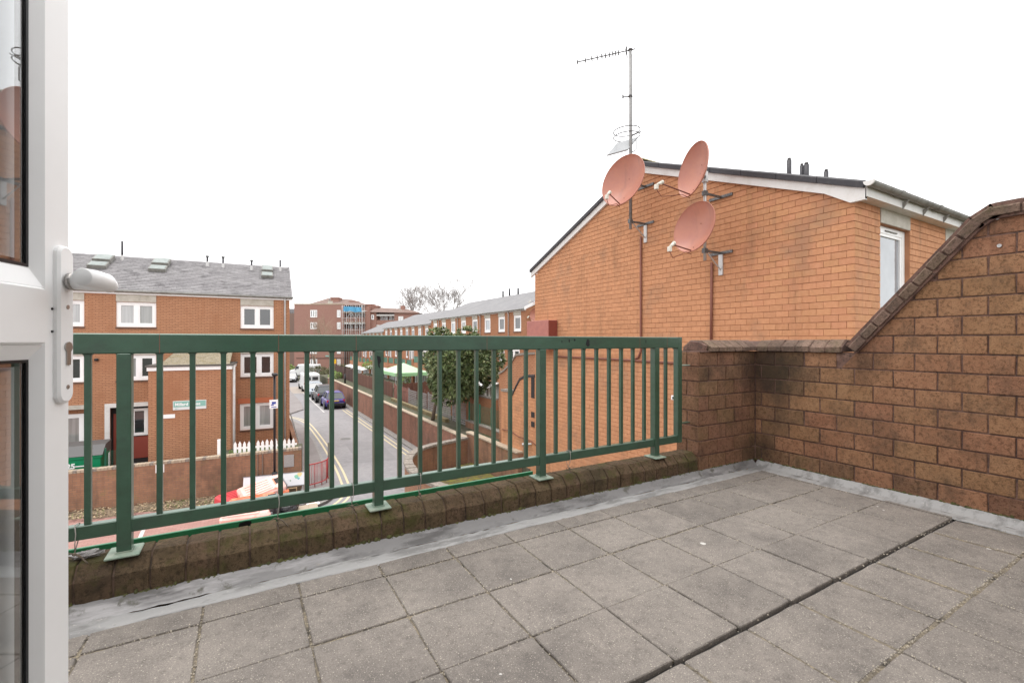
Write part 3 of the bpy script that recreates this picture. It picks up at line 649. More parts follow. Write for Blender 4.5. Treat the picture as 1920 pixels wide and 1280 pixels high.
q = B(); q.add([(-7.85, .58, -4.6), (-7.85, .62, -4.6), (-8.3, .62, -5.75), (-8.3, .58, -5.75), (-7.8, .58, -4.6), (-7.8, .62, -4.6), (-8.25, .62, -5.75), (-8.25, .58, -5.75)], [(0, 1, 2, 3), (4, 5, 6, 7), (0, 4, 7, 3), (1, 5, 6, 2)], LB); obj('stair_rail', q, m_wpaint, rl)
for (u, nm) in ((-7.75, 'x'), (-8.25, 'x')):
    tag(obj('security_camera', B().lathe([(0, -.02), (.07, 0), (.09, .06), (.05, .11), (0, .12)], 10, MX.Translation(LB @ V((u+.05 if u > -8 else u+.25, .08, -.86 if u > -8 else -.86)))), m_black),
        'black dome lamp under the first floor, nearest the green post' if u > -8 else 'black dome lamp under the first floor, nearest the white door', 'lamp')
tag(obj('door_lamp', B().lathe([(0, 0), (.07, .02), (.08, .1), (0, .15)], 10, MX.Translation(LB @ V((-8.06, -.1, -3.35)))), m_white), 'round white bulkhead lamp beside the ground floor window behind the railing', 'lamp')
# block wall details: little signs
def cctv_sign(label, T):
    t = thing('warning_sign', label, 'sign', (0, 0, 0), mat=T)
    obj('sign_board', B().box((0, 0, 0), (.3, .015, .34), T), m_white, t)
    b = B(); b.box((.08, -.002, .17), (.22, -.0005, .26), T); b.box((.05, -.002, .12), (.15, -.0005, .16), T); b.box((.06, -.002, .04), (.24, -.0005, .07), T); obj('symbol', b, m_blue, t); return t
# garden wall in front, with coping
GWd = (V((2.03, 21.08))-V((-9.5, 22.92))).normalized(); GF = frame((2.03, 21.08, 0), (-GWd.x, -GWd.y, 0), (GWd.y*1, -GWd.x, 0))
gw = thing('garden_wall', 'stained brown brick garden wall in front of the left block, behind the parking bay', 'wall', (0, 0, 0), mat=GF @ MX.Translation((0, 0, G)))
b = B(); b.add([(0, -.24, G), (12.5, -.24, G), (12.5, -.24, -4.92), (0, -.24, -4.56), (0, 0, G), (12.5, 0, G), (12.5, 0, -4.92), (0, 0, -4.56)], [(0, 1, 2, 3), (4, 5, 6, 7), (0, 3, 7, 4), (1, 5, 6, 2), (3, 2, 6, 7)], GF); obj('wall', b, m_bt_gard, gw)
def gz_(u): return -4.557-.0288*u
for i in range(110):
    obj('coping_brick', B().bbox((i*.114+.004, -.25, gz_(i*.114)), (i*.114+.110, .012, gz_(i*.114)+.1+random.uniform(-.004, .004)), .006, GF), m_copc if i % 5 else m_copd, gw)
obj('wall_pipe', B().box((1.42, .01, G+.2), (1.46, .04, -4.6), GF), m_bark, gw); obj('wall_pipe', B().box((1.60, .01, G+.2), (1.63, .035, -4.6), GF), m_bark, gw)
tag(obj('notice_board', B().bbox((.28, .013, -5.22), (.66, .03, -4.72), .004, GF), M('grey_notice', (.40, .38, .37), .6, [(40, (.25, .24, .23), .5, .6, (1, 1, 5))])), 'grey notice plate on the road end of the garden wall', 'sign')
cctv_sign('small blue and white warning sign on the garden wall coping', MX.Translation(GF @ V((5.05, .02, -5.0))) @ MX.Rotation(R(-6), 4, 'Z') @ MX.Scale(.9, 4))
# yard behind the wall: communal bin, picket fence, green mesh gate
struct('yard_ground', B().box((-12, 23.2, G-.02), (-2.5, 26.4, G+.13)), m_pave)
bn = thing('communal_bin', 'big green communal bin with black sloping lid and white number behind the garden wall', 'bin', (-6, 24.0, G))
BT_ = MX.Translation((-7.0, 23.5, G+.45)) @ MX.Rotation(R(-2), 4, 'Z')
b = B(); b.prism([(0, 0), (1.25, 0), (1.25, 1.25), (0, 1.25)], 'z', 0, 1.33, BT_ @ MX.Scale(1.7, 4, (1, 0, 0)) @ MX.Scale(.8, 4, (0, 1, 0))); b.bbox((-.04, -.04, 1.33), (2.17, 1.04, 1.45), .02, BT_)
obj('body', b, m_binp, bn)
b = B(); b.prism([(-.08, 1.46), (1.08, 1.46), (1.08, 1.86), (.35, 1.8)], 'x', -.06, 2.2, BT_); obj('lid', b, M('black_lid', (.09, .09, .09), .5), bn)
for i in range(3): obj('rib', B().box((.0+.0*i, -.02, .5+i*.22), (2.12, 0.0, .53+i*.22), BT_), m_binp, bn)
text('25\u20143', .26, m_white, bn, BT_ @ MX.Translation((1.14, -.045, 1.02)) @ MX.Rotation(R(90), 4, 'X'), .002, bold=.012)
gt = thing('mesh_gate', 'green wire mesh gate between the communal bin and the porch', 'gate', (-4.7, 23.6, G))
for u in (-4.8, -4.3): obj('post', B().box((u, 23.6, G), (u+.06, 23.66, -4.2)), m_gmesh, gt)
b = B()
for i in range(14): b.box((-4.76+i*.035, 23.62, G+.2), (-4.756+i*.035, 23.625, -4.3))
for i in range(26): b.box((-4.76, 23.626, G+.2+i*.07), (-4.3, 23.63, G+.204+i*.07))
tag(obj('wire_mesh', b, m_gmesh, gt), kind='stuff')
pf = thing('picket_fence', 'short white picket fence standing behind the garden wall at the corner of the block', 'fence', (0, 0, 0), mat=GF @ MX.Translation((0, 0, -5)))
for i in range(14):
    u = .28+i*.165; hh = random.uniform(-.02, .03)
    obj('picket', B().prism([(u, -5.1), (u+.105, -5.1), (u+.105, -4.19+hh), (u+.0525, -4.08+hh), (u, -4.19+hh)], 'y', -.34, -.32, GF), m_white, pf)
obj('rail', B().box((.2, -.37, -4.40), (2.5, -.342, -4.32), GF), m_white, pf)
obj('post', B().box((3.0, -.4, -5.1), (3.1, -.3, -3.95), GF), m_white, pf)
# grass patch behind pickets
b = B()
for i in range(700):
    p = GF @ V((random.uniform(.2, 2.9), random.uniform(-1.6, -.4), 0)); h_ = random.uniform(.05, .14); z = -4.74
    b.add([(p.x, p.y, z), (p.x+.02, p.y+.01, z), (p.x+random.uniform(-.04, .04), p.y, z+h_)], [(0, 1, 2)])
tag(obj('grass', b, m_lime), 'small patch of grass behind the white picket fence', 'grass', kind='stuff')
q = B(); q.box((.1, -2.3, G), (3.3, -.30, -4.75), GF); struct('raised_bed', q, m_gsoil)
# side ramp wall with rail
sw = thing('ramp_wall', 'small brick ramp wall with a grey handrail at the corner of the left block', 'wall', (2.3, 27, G))
obj('wall', B().prism([(24.3, G), (31.5, G), (31.5, -4.7), (29.5, -4.75), (24.3, -5.5)], 'x', 2.15, 2.35), m_bt_gard, sw)
pipe(sw, [(2.4, 25.4, G+.1), (2.4, 25.4, -5.3), (2.4, 31.4, -4.45)], .035, m_gut, name='handrail')
# red railing near the corner
rr = thing('guard_railing', 'curved red metal pavement railing by the road corner', 'railing', (2.7, 22, G))
arc = [(2.2, 20.95), (2.55, 21.05), (2.85, 21.22), (3.08, 21.5), (3.2, 21.85)]
pipe(rr, [(x, y, G+1.1) for x, y in arc], .025, m_red, name='top_rail'); pipe(rr, [(x, y, G+.25) for x, y in arc], .025, m_red, name='bottom_rail')
for i in range(len(arc)-1):
    for s_ in range(5):
        t = s_/5; x = arc[i][0]+(arc[i+1][0]-arc[i][0])*t; y = arc[i][1]+(arc[i+1][1]-arc[i][1])*t
        pipe(rr, [(x, y, G+(.1 if s_ == 0 else .25)), (x, y, G+1.1)], .018 if s_ == 0 else .008, m_red, name='baluster' if s_ else 'post', n=5)
obj('panel', B().box((3.2, 21.95, G+.1), (3.3, 22.0, G+1.75)), m_gut, rr)
# lamp posts
def lamp(x, y, z0, z1, label, head=True, r=.055):
    t = thing('lamp_post', label, 'lamp post', (x, y, z0), group='black lamp posts along the street')
    pipe(t, [(x, y, z0), (x, y, z0+1.1)], r*1.7, m_black, name='base'); pipe(t, [(x, y, z0+1.1), (x, y, z1)], r*.8, m_black, name='pole')
    if head:
        h = B(); h.bbox((x-.1, y-.32, z1-.02), (x+.1, y+.1, z1+.09), .03); obj('lamp_head', h, m_black, t)
    return t
lamp(.98, 20.1, G+.11, -1.32, 'tall black lamp post standing nearest, on the pavement by the heap of rubbish')
cctv_sign('small blue and white warning sign hung on the nearest black lamp post', MX.Translation((.80, 20.0, -2.6)))
lamp(9.6, 53.5, -4.7, -.35, 'slim black lamp post behind the road wall beside the dark brown fence')
lamp(9.6, 39.5, -4.7, -.25, 'slim black lamp post rising behind the road wall near the green gazebo')
lamp(10.6, 92, G+.1, -.7, 'most distant black lamp post, before the dark red flats')
# ============================================================ orange gable house on the right
def topclip(pts, drop=0):
    def f(c):
        for i in range(len(pts)-1):
            (a, za), (b_, zb) = pts[i], pts[i+1]
            if min(a, b_) <= c <= max(a, b_): s_ = (zb-za)/(b_-a); return [(-s_, 1, za-s_*a-drop)]
        return []
    return f
GX = 9.0; GFm = frame((GX, 0, 0), (0, 1, 0), (-1, 0, 0)); GS = frame((0, 3.8, 0), (1, 0, 0), (0, -1, 0))
oh = thing('gable_house', 'orange brick gable end house with white bargeboards and charcoal verge tiles, carrying the dishes', 'house', (14, 9, G))
def Zt(u): return 4.75-.405*abs(u-8.72)
b = B(); prof = [(3.812, G), (3.812, 2.38), (8.72, 4.40), (13.8, 2.36), (13.8, G)]
b.add([(GX+.012, p[0], p[1]) for p in prof], [(0, 1, 2, 3, 4)]); b.add([(20, p[0], p[1]) for p in prof], [(0, 4, 3, 2, 1)]); b.quad((GX+.012, 13.8, G), (20, 13.8, G), (20, 13.8, 2.36), (GX+.012, 13.8, 2.36))
facade(b, GX+.012, 20, G, 2.38, [(9.95, 11.22, .15, 2.15), (13.0, 14.2, .15, 2.15)], .16, MX.Translation((0, .012, 0)) @ GS); obj('wall', b, m_omort, oh)
gcl = lambda c: [(.405, 1, 4.75-.28+.405*8.72), (-.405, 1, 4.75-.28-.405*8.72)]
brickwork(oh, GFm, 3.80, 13.8, -.39, 4.5, .245, .1225, gcl, near=V((3.2, .5, 3.0)), mat=m_ob, smat=m_obs, joint=.011, vj=.004, singles=215, proud=.0015)
brickwork(oh, GFm, 3.80, 13.8, G, -.39, .245, .12204, near=V((0, 0, 0)), mat=m_ob, smat=m_obs, joint=.011, vj=.004, singles=0, proud=.0015, phase=0)
win = (9.95, 11.22, .15, 2.15)
brickwork(oh, GS, GX+.01, 15.0, -.39, 2.43, .245, .1225, holes=[win, (9.95, 11.22, 2.1, 2.5), (13.0, 14.2, .15, 2.5)], near=V((4, 1, 1.5)), mat=m_ob, smat=m_obs, joint=.011, vj=.004, singles=80, proud=.0015, phase=1)
brickwork(oh, GS, GX+.01, 15.0, -3.9, -.39, .245, .122, mat=m_ob, smat=m_obs, joint=.011, vj=.004, singles=0, proud=.0015)
obj('lintel', B().box((9.96, 3.79, 2.16), (11.21, 3.93, 2.44)), m_stone, oh); obj('lintel', B().box((13.0, 3.79, 2.16), (14.2, 3.93, 2.44)), m_stone, oh)
# frames sit in a shallow opening in front of the core
window(oh, GS, 9.955, 11.215, .16, 2.145, [m_glsky], 1, .12, .06, .085, sill=False)
window(oh, GS, 13.005, 14.195, .16, 2.145, [m_glsky], 1, .12, .06, .085, sill=False)
obj('trickle_vent', B().bbox((10.35, 3.865, 2.06), (10.85, 3.884, 2.085), .004), m_gut, oh)
# bargeboards and verge
for sgn, e in ((-1, 3.62), (1, 13.98)):
    b = B(); b.add([(8.93, 8.72, Zt(8.72)-.30), (8.93, e, Zt(e)-.30), (8.93, e, Zt(e)-.13), (8.93, 8.72, Zt(8.72)-.13), (GX-.001, 8.72, Zt(8.72)-.30), (GX-.001, e, Zt(e)-.30), (GX-.001, e, Zt(e)-.13), (GX-.001, 8.72, Zt(8.72)-.13)],
                   [(0, 1, 2, 3), (0, 4, 5, 1), (3, 2, 6, 7), (1, 5, 6, 2)]); obj('bargeboard', b, m_wpaint, oh)
    n = 7
    for i in range(n):
        a0, a1 = 8.72+(e-8.72)*i/n, 8.72+(e-8.72)*(i+1)/n; a0 += (a1-a0)*.008; a1 -= (a1-a0)*.004
        y = [a0, a1]; vs_ = []
        for yy in y: vs_ += [(8.875, yy, Zt(yy)-.128), (8.87, yy, Zt(yy)-.03), (8.90, yy, Zt(yy)), (9.12, yy, Zt(yy)+.01), (9.12, yy, Zt(yy)-.128)]
        obj('verge_tile', B().add(vs_, [(0, 1, 6, 5), (1, 2, 7, 6), (2, 3, 8, 7), (0, 5, 9, 4), (0, 4, 3, 2, 1), (5, 6, 7, 8, 9), (3, 4, 9, 8)]), m_verge, oh)
b = B(); b.prism([(3.62, Zt(3.62)-.315), (3.84, Zt(3.62)-.315), (4.25, Zt(4.25)-.30), (4.25, Zt(4.25)-.2), (3.62, Zt(3.62)-.11)], 'x', 8.925, GX-.003); obj('box_end', b, m_wpaint, oh)
b = B(); b.add([(9.12, 8.72, Zt(8.72)), (9.12, 3.6, Zt(3.6)), (20.1, 3.6, Zt(3.6)), (20.1, 8.72, Zt(8.72)), (9.12, 14, Zt(14)), (20.1, 14, Zt(14))], [(0, 1, 2, 3), (0, 3, 5, 4)]); obj('roof', b, m_slate, oh)
obj('ridge_tile', B().prism([(8.55, 4.74), (8.72, 4.86), (8.9, 4.74)], 'x', 8.86, 20), M('lichened_ridge_tile', (.16, .14, .08), .9, [(20, (.40, .33, .06), .5, .6)]), oh)
obj('fascia', B().box((GX-.05, 3.60, 2.42), (20, 3.64, 2.6)), m_wpaint, oh); obj('soffit', B().box((GX-.05, 3.641, 2.42), (20, 3.80, 2.435)), m_wpaint, oh)
b = B()
def halfround(x0, x1, y, z, r, n=7):
    pr = [(y+r*math.cos(PI+PI*i/n), z+r*math.sin(PI+PI*i/n)) for i in range(n+1)]; pr2 = [(y+(r-.008)*math.cos(PI+PI*i/n), z+(r-.008)*math.sin(PI+PI*i/n)) for i in range(n, -1, -1)]
    return B().prism(pr+pr2, 'x', x0, x1)
gt_ = obj('gutter', halfround(8.86, 20, 3.53, 2.63, .075), m_gut, oh)
obj('stop_end', B().prism([(3.53+.082*math.cos(PI+PI*i/9), 2.64+.082*math.sin(PI+PI*i/9)) for i in range(10)], 'x', 8.83, 8.862), m_wpaint, gt_)
for x in (9.9, 11.6, 13.6): obj('joint_clip', halfround(x, x+.12, 3.53, 2.632, .088), m_gut, gt_)
for x in (10.3, 11.2, 12.2, 13.2): obj('bracket', B().prism([(3.6, 2.4), (3.6, 2.52), (3.5, 2.55)], 'x', x, x+.03), m_gut, gt_)
for (x, y, h_, r_) in ((11.0, 5.98, .6, .05), (11.0, 5.70, .49, .038), (11.0, 5.6, .52, .055), (11.0, 5.19, .40, .045)):
    f = pipe(oh, [(x, y, Zt(y)-.1), (x, y, Zt(y)+h_)], r_, m_verge, name='flue', n=10)
    pipe(f, [(x, y, Zt(y)+h_+.01), (x, y, Zt(y)+h_+.05)], r_*.75, m_alu, name='flue_cap', n=10)
# wing walls
wp = [(13.8, -1.267), (14.45, -1.31), (14.84, -1.46), (15.11, -1.745), (15.42, -2.12), (15.43, -1.98), (16.3, -2.0)]
b = B(); poly = [(13.801, G)]+[(y, z-.02) for y, z in wp]+[(16.29, G)]
b.prism(poly, 'x', GX+.012, GX+.24); obj('wing_wall', b, m_omort, oh)
brickwork(oh, GFm, 13.8, 16.3, G, -1.2, .245, .122, topclip(wp, .03), mat=m_ob, smat=m_obs, singles=0, joint=.011, vj=.004, proud=.0015)
for i in range(len(wp)-1):
    if i == 4: continue
    (a, za), (c, zc) = wp[i], wp[i+1]; b = B(); b.prism([(a+.004, za-.02), (c-.004, zc-.02), (c-.004, zc+.07), (a+.004, za+.07)], 'x', GX-.03, GX+.27); obj('wing_coping', b, m_copd if i > 4 else m_verge, oh)
wb = [(13.8, -.40), (15.0, -.5), (16.3, -.57), (16.79, -.62), (17.25, -1.02), (17.87, -1.36), (18.3, -1.5)]
b = B(); b.prism([(13.802, G)]+wb+[(18.3, G)], 'x', 10.0, 10.22); obj('wing_wall', b, m_bt_left, oh)
for i in range(1, len(wb)-1):
    (a, za), (c, zc) = wb[i], wb[i+1]; obj('wing_coping', B().prism([(a+.004, za+.002), (c-.004, zc+.002), (c-.004, zc+.09), (a+.004, za+.09)], 'x', 9.95, 10.27), m_copd, oh)
for (y, z0, z1) in ((13.82, -2.05, -1.30), (13.82, -2.75, -2.55), (13.82, -3.1, -2.9)): obj('painted_recess', B().box((GX-.012, y, z0), (GX+.01, y+.22, z1)), m_dark, oh)  # dark panels on the wall face, painting the shade of small openings
pipe(oh, [(GX-.03, 16.2, -3.55), (GX-.03, 15.5, -3.5), (GX-.03, 14.9, -3.62), (GX-.03, 14.0, -3.62), (GX-.03, 13.7, -3.7)], .018, m_conduit, name='cable', n=5)
pipe(oh, [(GX-.04, 8.66, 2.75), (GX-.04, 8.66, -.25), (GX-.04, 8.75, -.42), (GX-.04, 9.0, -.52)], .028, m_conduit, name='conduit')
pipe(oh, [(GX-.04, 12.4, -.50), (GX-.04, 9.6, -.5), (GX-.04, 6.0, -.54)], .03, m_conduit, name='conduit'); pipe(oh, [(GX-.04, 6.55, 1.75), (GX-.04, 6.57, -.5)], .028, m_conduit, name='conduit')
obj('wall_vent', B().bbox((GX-.02, 7.58, -1.42), (GX+.0, 7.69, -1.31), .005), m_white, oh); obj('vent_hole', B().box((GX-.024, 7.60, -1.40), (GX-.021, 7.65, -1.34)), m_black, oh)
mb = thing('metal_cabinet', 'red-brown metal box fixed high on the far end of the orange gable wall', 'box', (8.8, 13.1, -.28))
obj('body', B().bbox((8.62, 12.42, -.28), (8.995, 13.75, .71), .01), m_mbox, mb); obj('side_panel', B().box((8.64, 12.408, -.26), (8.97, 12.418, .69)), m_mboxd, mb)  # side face gets a darker colour for the shade on it
tag(obj('security_camera', B().tube([(8.99, 14.0, -3.72), (8.75, 14.25, -3.76)], [.03, .06], 8), m_galv), 'small grey wall camera low on the orange wing wall', 'camera')

# ------------------------------------------------------------ satellite dishes
def bracket(par, yw, z, px_, py_, low=True):
    m = m_dgal
    b = B(); b.box((px_, py_-.02, z-.02), (GX-.03, py_+.02, z+.02)); b.box((GX-.035, py_-.28, z-.03), (GX-.003, py_+.28, z+.03)); obj('bracket', b, m, par)
    if low:
        q = B(); q.tube([(px_+.08, py_, z-.03), (GX-.03, py_, z-.36)], .016, 6); q.box((GX-.03, py_-.05, z-.48), (GX-.004, py_+.05, z-.03)); obj('brace', q, m_galv, par)
    obj('clamp', B().box((px_-.05, py_-.04, z-.05), (px_+.05, py_+.04, z+.05)), m_dgal, par)
def dish(label, c, az, el, hh, ww, lnb, pole_y=None, scale=1., cat='satellite dish', small=False, off=.3):
    if not small: f_ = .955; c = tuple(V(c)*f_); lnb = tuple(V(lnb)*f_); hh *= f_; ww *= f_
    n = V((math.cos(R(az))*math.cos(R(el)), math.sin(R(az))*math.cos(R(el)), math.sin(R(el)))); side = V((0, 0, 1)).cross(n).normalized(); up = n.cross(side)
    T = MX.Identity(4)
    for i, a in enumerate((side, up, n)):
        for r in range(3): T[r][i] = a[r]
    T = MX.Translation(c) @ T
    t = thing('satellite_dish', label, cat, c, group='terracotta satellite dishes')
    dep = .09*hh/.5
    prof = [(.001, -dep)]+[(q, -dep+dep*q*q) for q in (.15, .3, .45, .6, .75, .88, .96)]+[(.99, .0), (1.0, .012), (1.012, .006), (1.012, -.012), (.98, -.02)]+[(q, -dep-.012+dep*q*q) for q in (.85, .6, .35, .1)]+[(.001, -dep-.012)]
    b = B(); b.lathe(prof, 40, T @ MX.Diagonal((ww/2, hh/2, 1, 1))); b.sm = True; obj('reflector', b, m_dish, t, True)
    bot = T @ V((0, -hh/2*.97, -.03)); l = V(lnb)
    obj('feed_arm', B().tube([bot+up*.02, l-(l-bot).normalized()*.04], .014 if not small else .01, 6), m_dishd, t)
    e2 = (l-bot).normalized(); d2 = (V(c)-l).normalized()
    b = B(); b.tube([l-d2*.07, l+d2*.03], [.028, .036], 10); b.tube([l+d2*.03, l+d2*.06], .042, 10); b.sm = True; f = obj('feed_horn', b, m_lnb, t)
    q = B(); q.bbox((-.035, -.035, -.05), (.035, .035, .05), .008, MX.Translation(l-d2*.1-V((0, 0, .04)))); obj('receiver', q, m_lnb, t)
    if not small:
        s_ = l-d2*.1; pts = [s_-V((0, 0, .08)), s_-V((0, 0, .2))+(bot-s_)*.15, s_+(bot-s_)*.45-V((0, 0, .12)), s_+(bot-s_)*.75-V((0, 0, .03)), bot-V((0, 0, .05))]
        pipe(t, pts, .007, m_dishd, name='cable', n=5)
        for (u, v) in ((.12, .12), (.12, -.42)):
            rr_ = (u*u/(ww*ww/4)+v*v/(hh*hh/4)); obj('bolt', B().lathe([(0, .006), (.009, .004), (.011, 0)], 8, T @ MX.Translation((u*.6-.05, v, -dep+dep*rr_+.004))), m_dishd, t)
        p = V((8.45, pole_y, c[2])); back = T @ V((0, -.05, -dep-.02))
        obj('mount', B().tube([back, p], .035, 8), m_dgal, t); obj('mount_plate', B().bbox((p.x-.05, p.y-.05, p.z-.12), (p.x+.05, p.y+.05, p.z+.12), .01), m_galv, t)
    return t
dish('largest terracotta dish, on the aerial mast left of the other two dishes', (8.22, 8.56, 4.07), 190, 13, 1.36, 1.26, (7.68, 8.47, 3.62), 8.52)
d2_ = dish('narrow terracotta dish seen nearly edge-on, highest on the second pole', (8.22, 6.47, 3.66), 161, 9, 1.16, 1.06, (7.55, 6.74, 3.33), 6.34)
dish('terracotta dish below the edge-on one, on the lower end of the second pole', (8.18, 6.41, 2.42), 178, 12, 1.10, 1.03, (7.58, 6.45, 1.99), 6.34)
p2 = thing('dish_pole', 'galvanised pole with two wall brackets holding the two right-hand dishes', 'pole', (8.45, 6.34, 1.7))
pipe(p2, [(8.45, 6.34, 1.72), (8.45, 6.34, 3.9)], .032, m_galv, name='pole', n=10); bracket(p2, 6.1, 1.93, 8.45, 6.34); bracket(p2, 6.1, 3.15, 8.45, 6.34, False)
tm = thing('aerial_mast', 'tall galvanised mast with television aerial, loop and white panel antenna above the gable', 'antenna', (8.45, 8.52, 2.8))
pipe(tm, [(8.45, 8.52, 2.85), (8.45, 8.52, 7.42)], .036, m_mast, name='pole', n=10); bracket(tm, 8.5, 3.05, 8.45, 8.52); bracket(tm, 8.5, 4.02, 8.45, 8.52, False)
for z in (3.3, 3.5, 5.9, 6.4, 7.0): pipe(tm, [(8.45, 8.52, z), (8.45, 8.52, z+.025)], .034, m_black, name='tape', n=8)
pipe(tm, [(8.485, 8.50, 3.0), (8.485, 8.50, 5.2), (8.482, 8.50, 7.3)], .006, m_black, name='cable', n=4)
bd = V((-.643, .766, -.02)); o_ = V((8.45, 8.52, 7.40)); sd2 = V((0, 0, 1)).cross(bd).normalized()
ya = obj('boom', B().tube([o_-bd*.12, o_+bd*1.38], .015, 6), m_alu, tm)
b = B()
for i, q in enumerate([.30, .37, .44, .53, .63, .72, .84, .98, 1.15, 1.36]):
    p = o_+bd*q
    for dd in ((sd2+V((0, 0, 1))*.9), (sd2-V((0, 0, 1))*.9)): dd = dd.normalized(); b.tube([p-dd*.06, p+dd*.06], .014, 4)
obj('director', b, m_alu, ya); b = B(); p = o_+bd*.1
for a in (-.35, -.2, .2, .35):
    for s_ in (-1, 1): b.tube([p+V((0, 0, a*.25)), p-bd*.02+V((0, 0, a*.55))+sd2*s_*.12], .006, 4)
b.tube([p-V((0, 0, .09)), p+V((0, 0, .09))], .022, 6); b.tube([p, p-bd*.0+V((-.12, .1, .28))], .003, 4); b.tube([p, p+V((-.22, .16, .34))], .003, 4); obj('reflector', b, m_alu, ya)
pipe(ya, [o_+bd*.3-V((0, 0, .02)), o_+bd*.2-V((0, 0, .12)), o_+bd*.1-V((0, 0, .06)), o_], .005, m_black, name='cable', n=4)
b = B(); b.lathe([(0, .05), (.05, .03), (.06, -.01), (.03, -.03)], 10, MX.Translation(o_)); obj('clamp', b, m_alu, tm)
zd = 6.22; b = B(); b.tube([(8.45, 8.52, zd), (8.29, 8.62, zd-.01)], .014, 6); b.tube([(8.29, 8.62, zd-.04), (8.29, 8.62, zd+.04)], .022, 6); dp = obj('dipole_arm', b, m_alu, tm)
obj('dipole', B().tube([(8.29, 8.62, zd-.36), (8.29, 8.62, zd+.36)], .008, 4), m_alu, dp); obj('clamp', B().lathe([(0, .05), (.05, .03), (.06, -.01), (.03, -.03)], 10, MX.Translation((8.45, 8.52, zd))), m_alu, tm)
for z in (5.36, 5.22):
    pts = [(8.40+.33*math.cos(a), 8.6+.33*math.sin(a), z+.02*math.cos(a)) for a in [2*PI*i/28 for i in range(29)]]; pipe(tm, pts, .012, m_alu, name='loop', n=5)
obj('loop_arm', B().tube([(8.45, 8.52, 5.2), (8.60, 8.30, 5.28)], .012, 6), m_alu, tm)
# flat panel antenna, tilted
px_, py_2 = V((.8639*.52, -.5036*.52, .14)), V((.8639*.33+.5036*.3, -.5036*.33+.8639*.3, .44)); T = MX.Identity(4)
for i, c in enumerate((px_.normalized(), py_2.normalized(), px_.cross(py_2).normalized())):
    for r in range(3): T[r][i] = c[r]
T = MX.Translation((8.33, 8.68, 4.98)) @ T
pa = obj('panel_antenna', B().bbox((-.28, -.32, -.02), (.28, .32, .02), .012, T), M('panel_grey', (.33, .34, .35), .5), tm); pipe(tm, [(8.45, 8.52, 4.78), (8.55, 8.42, 4.85), (8.55, 8.42, 5.1)], .012, m_alu, name='panel_strut')

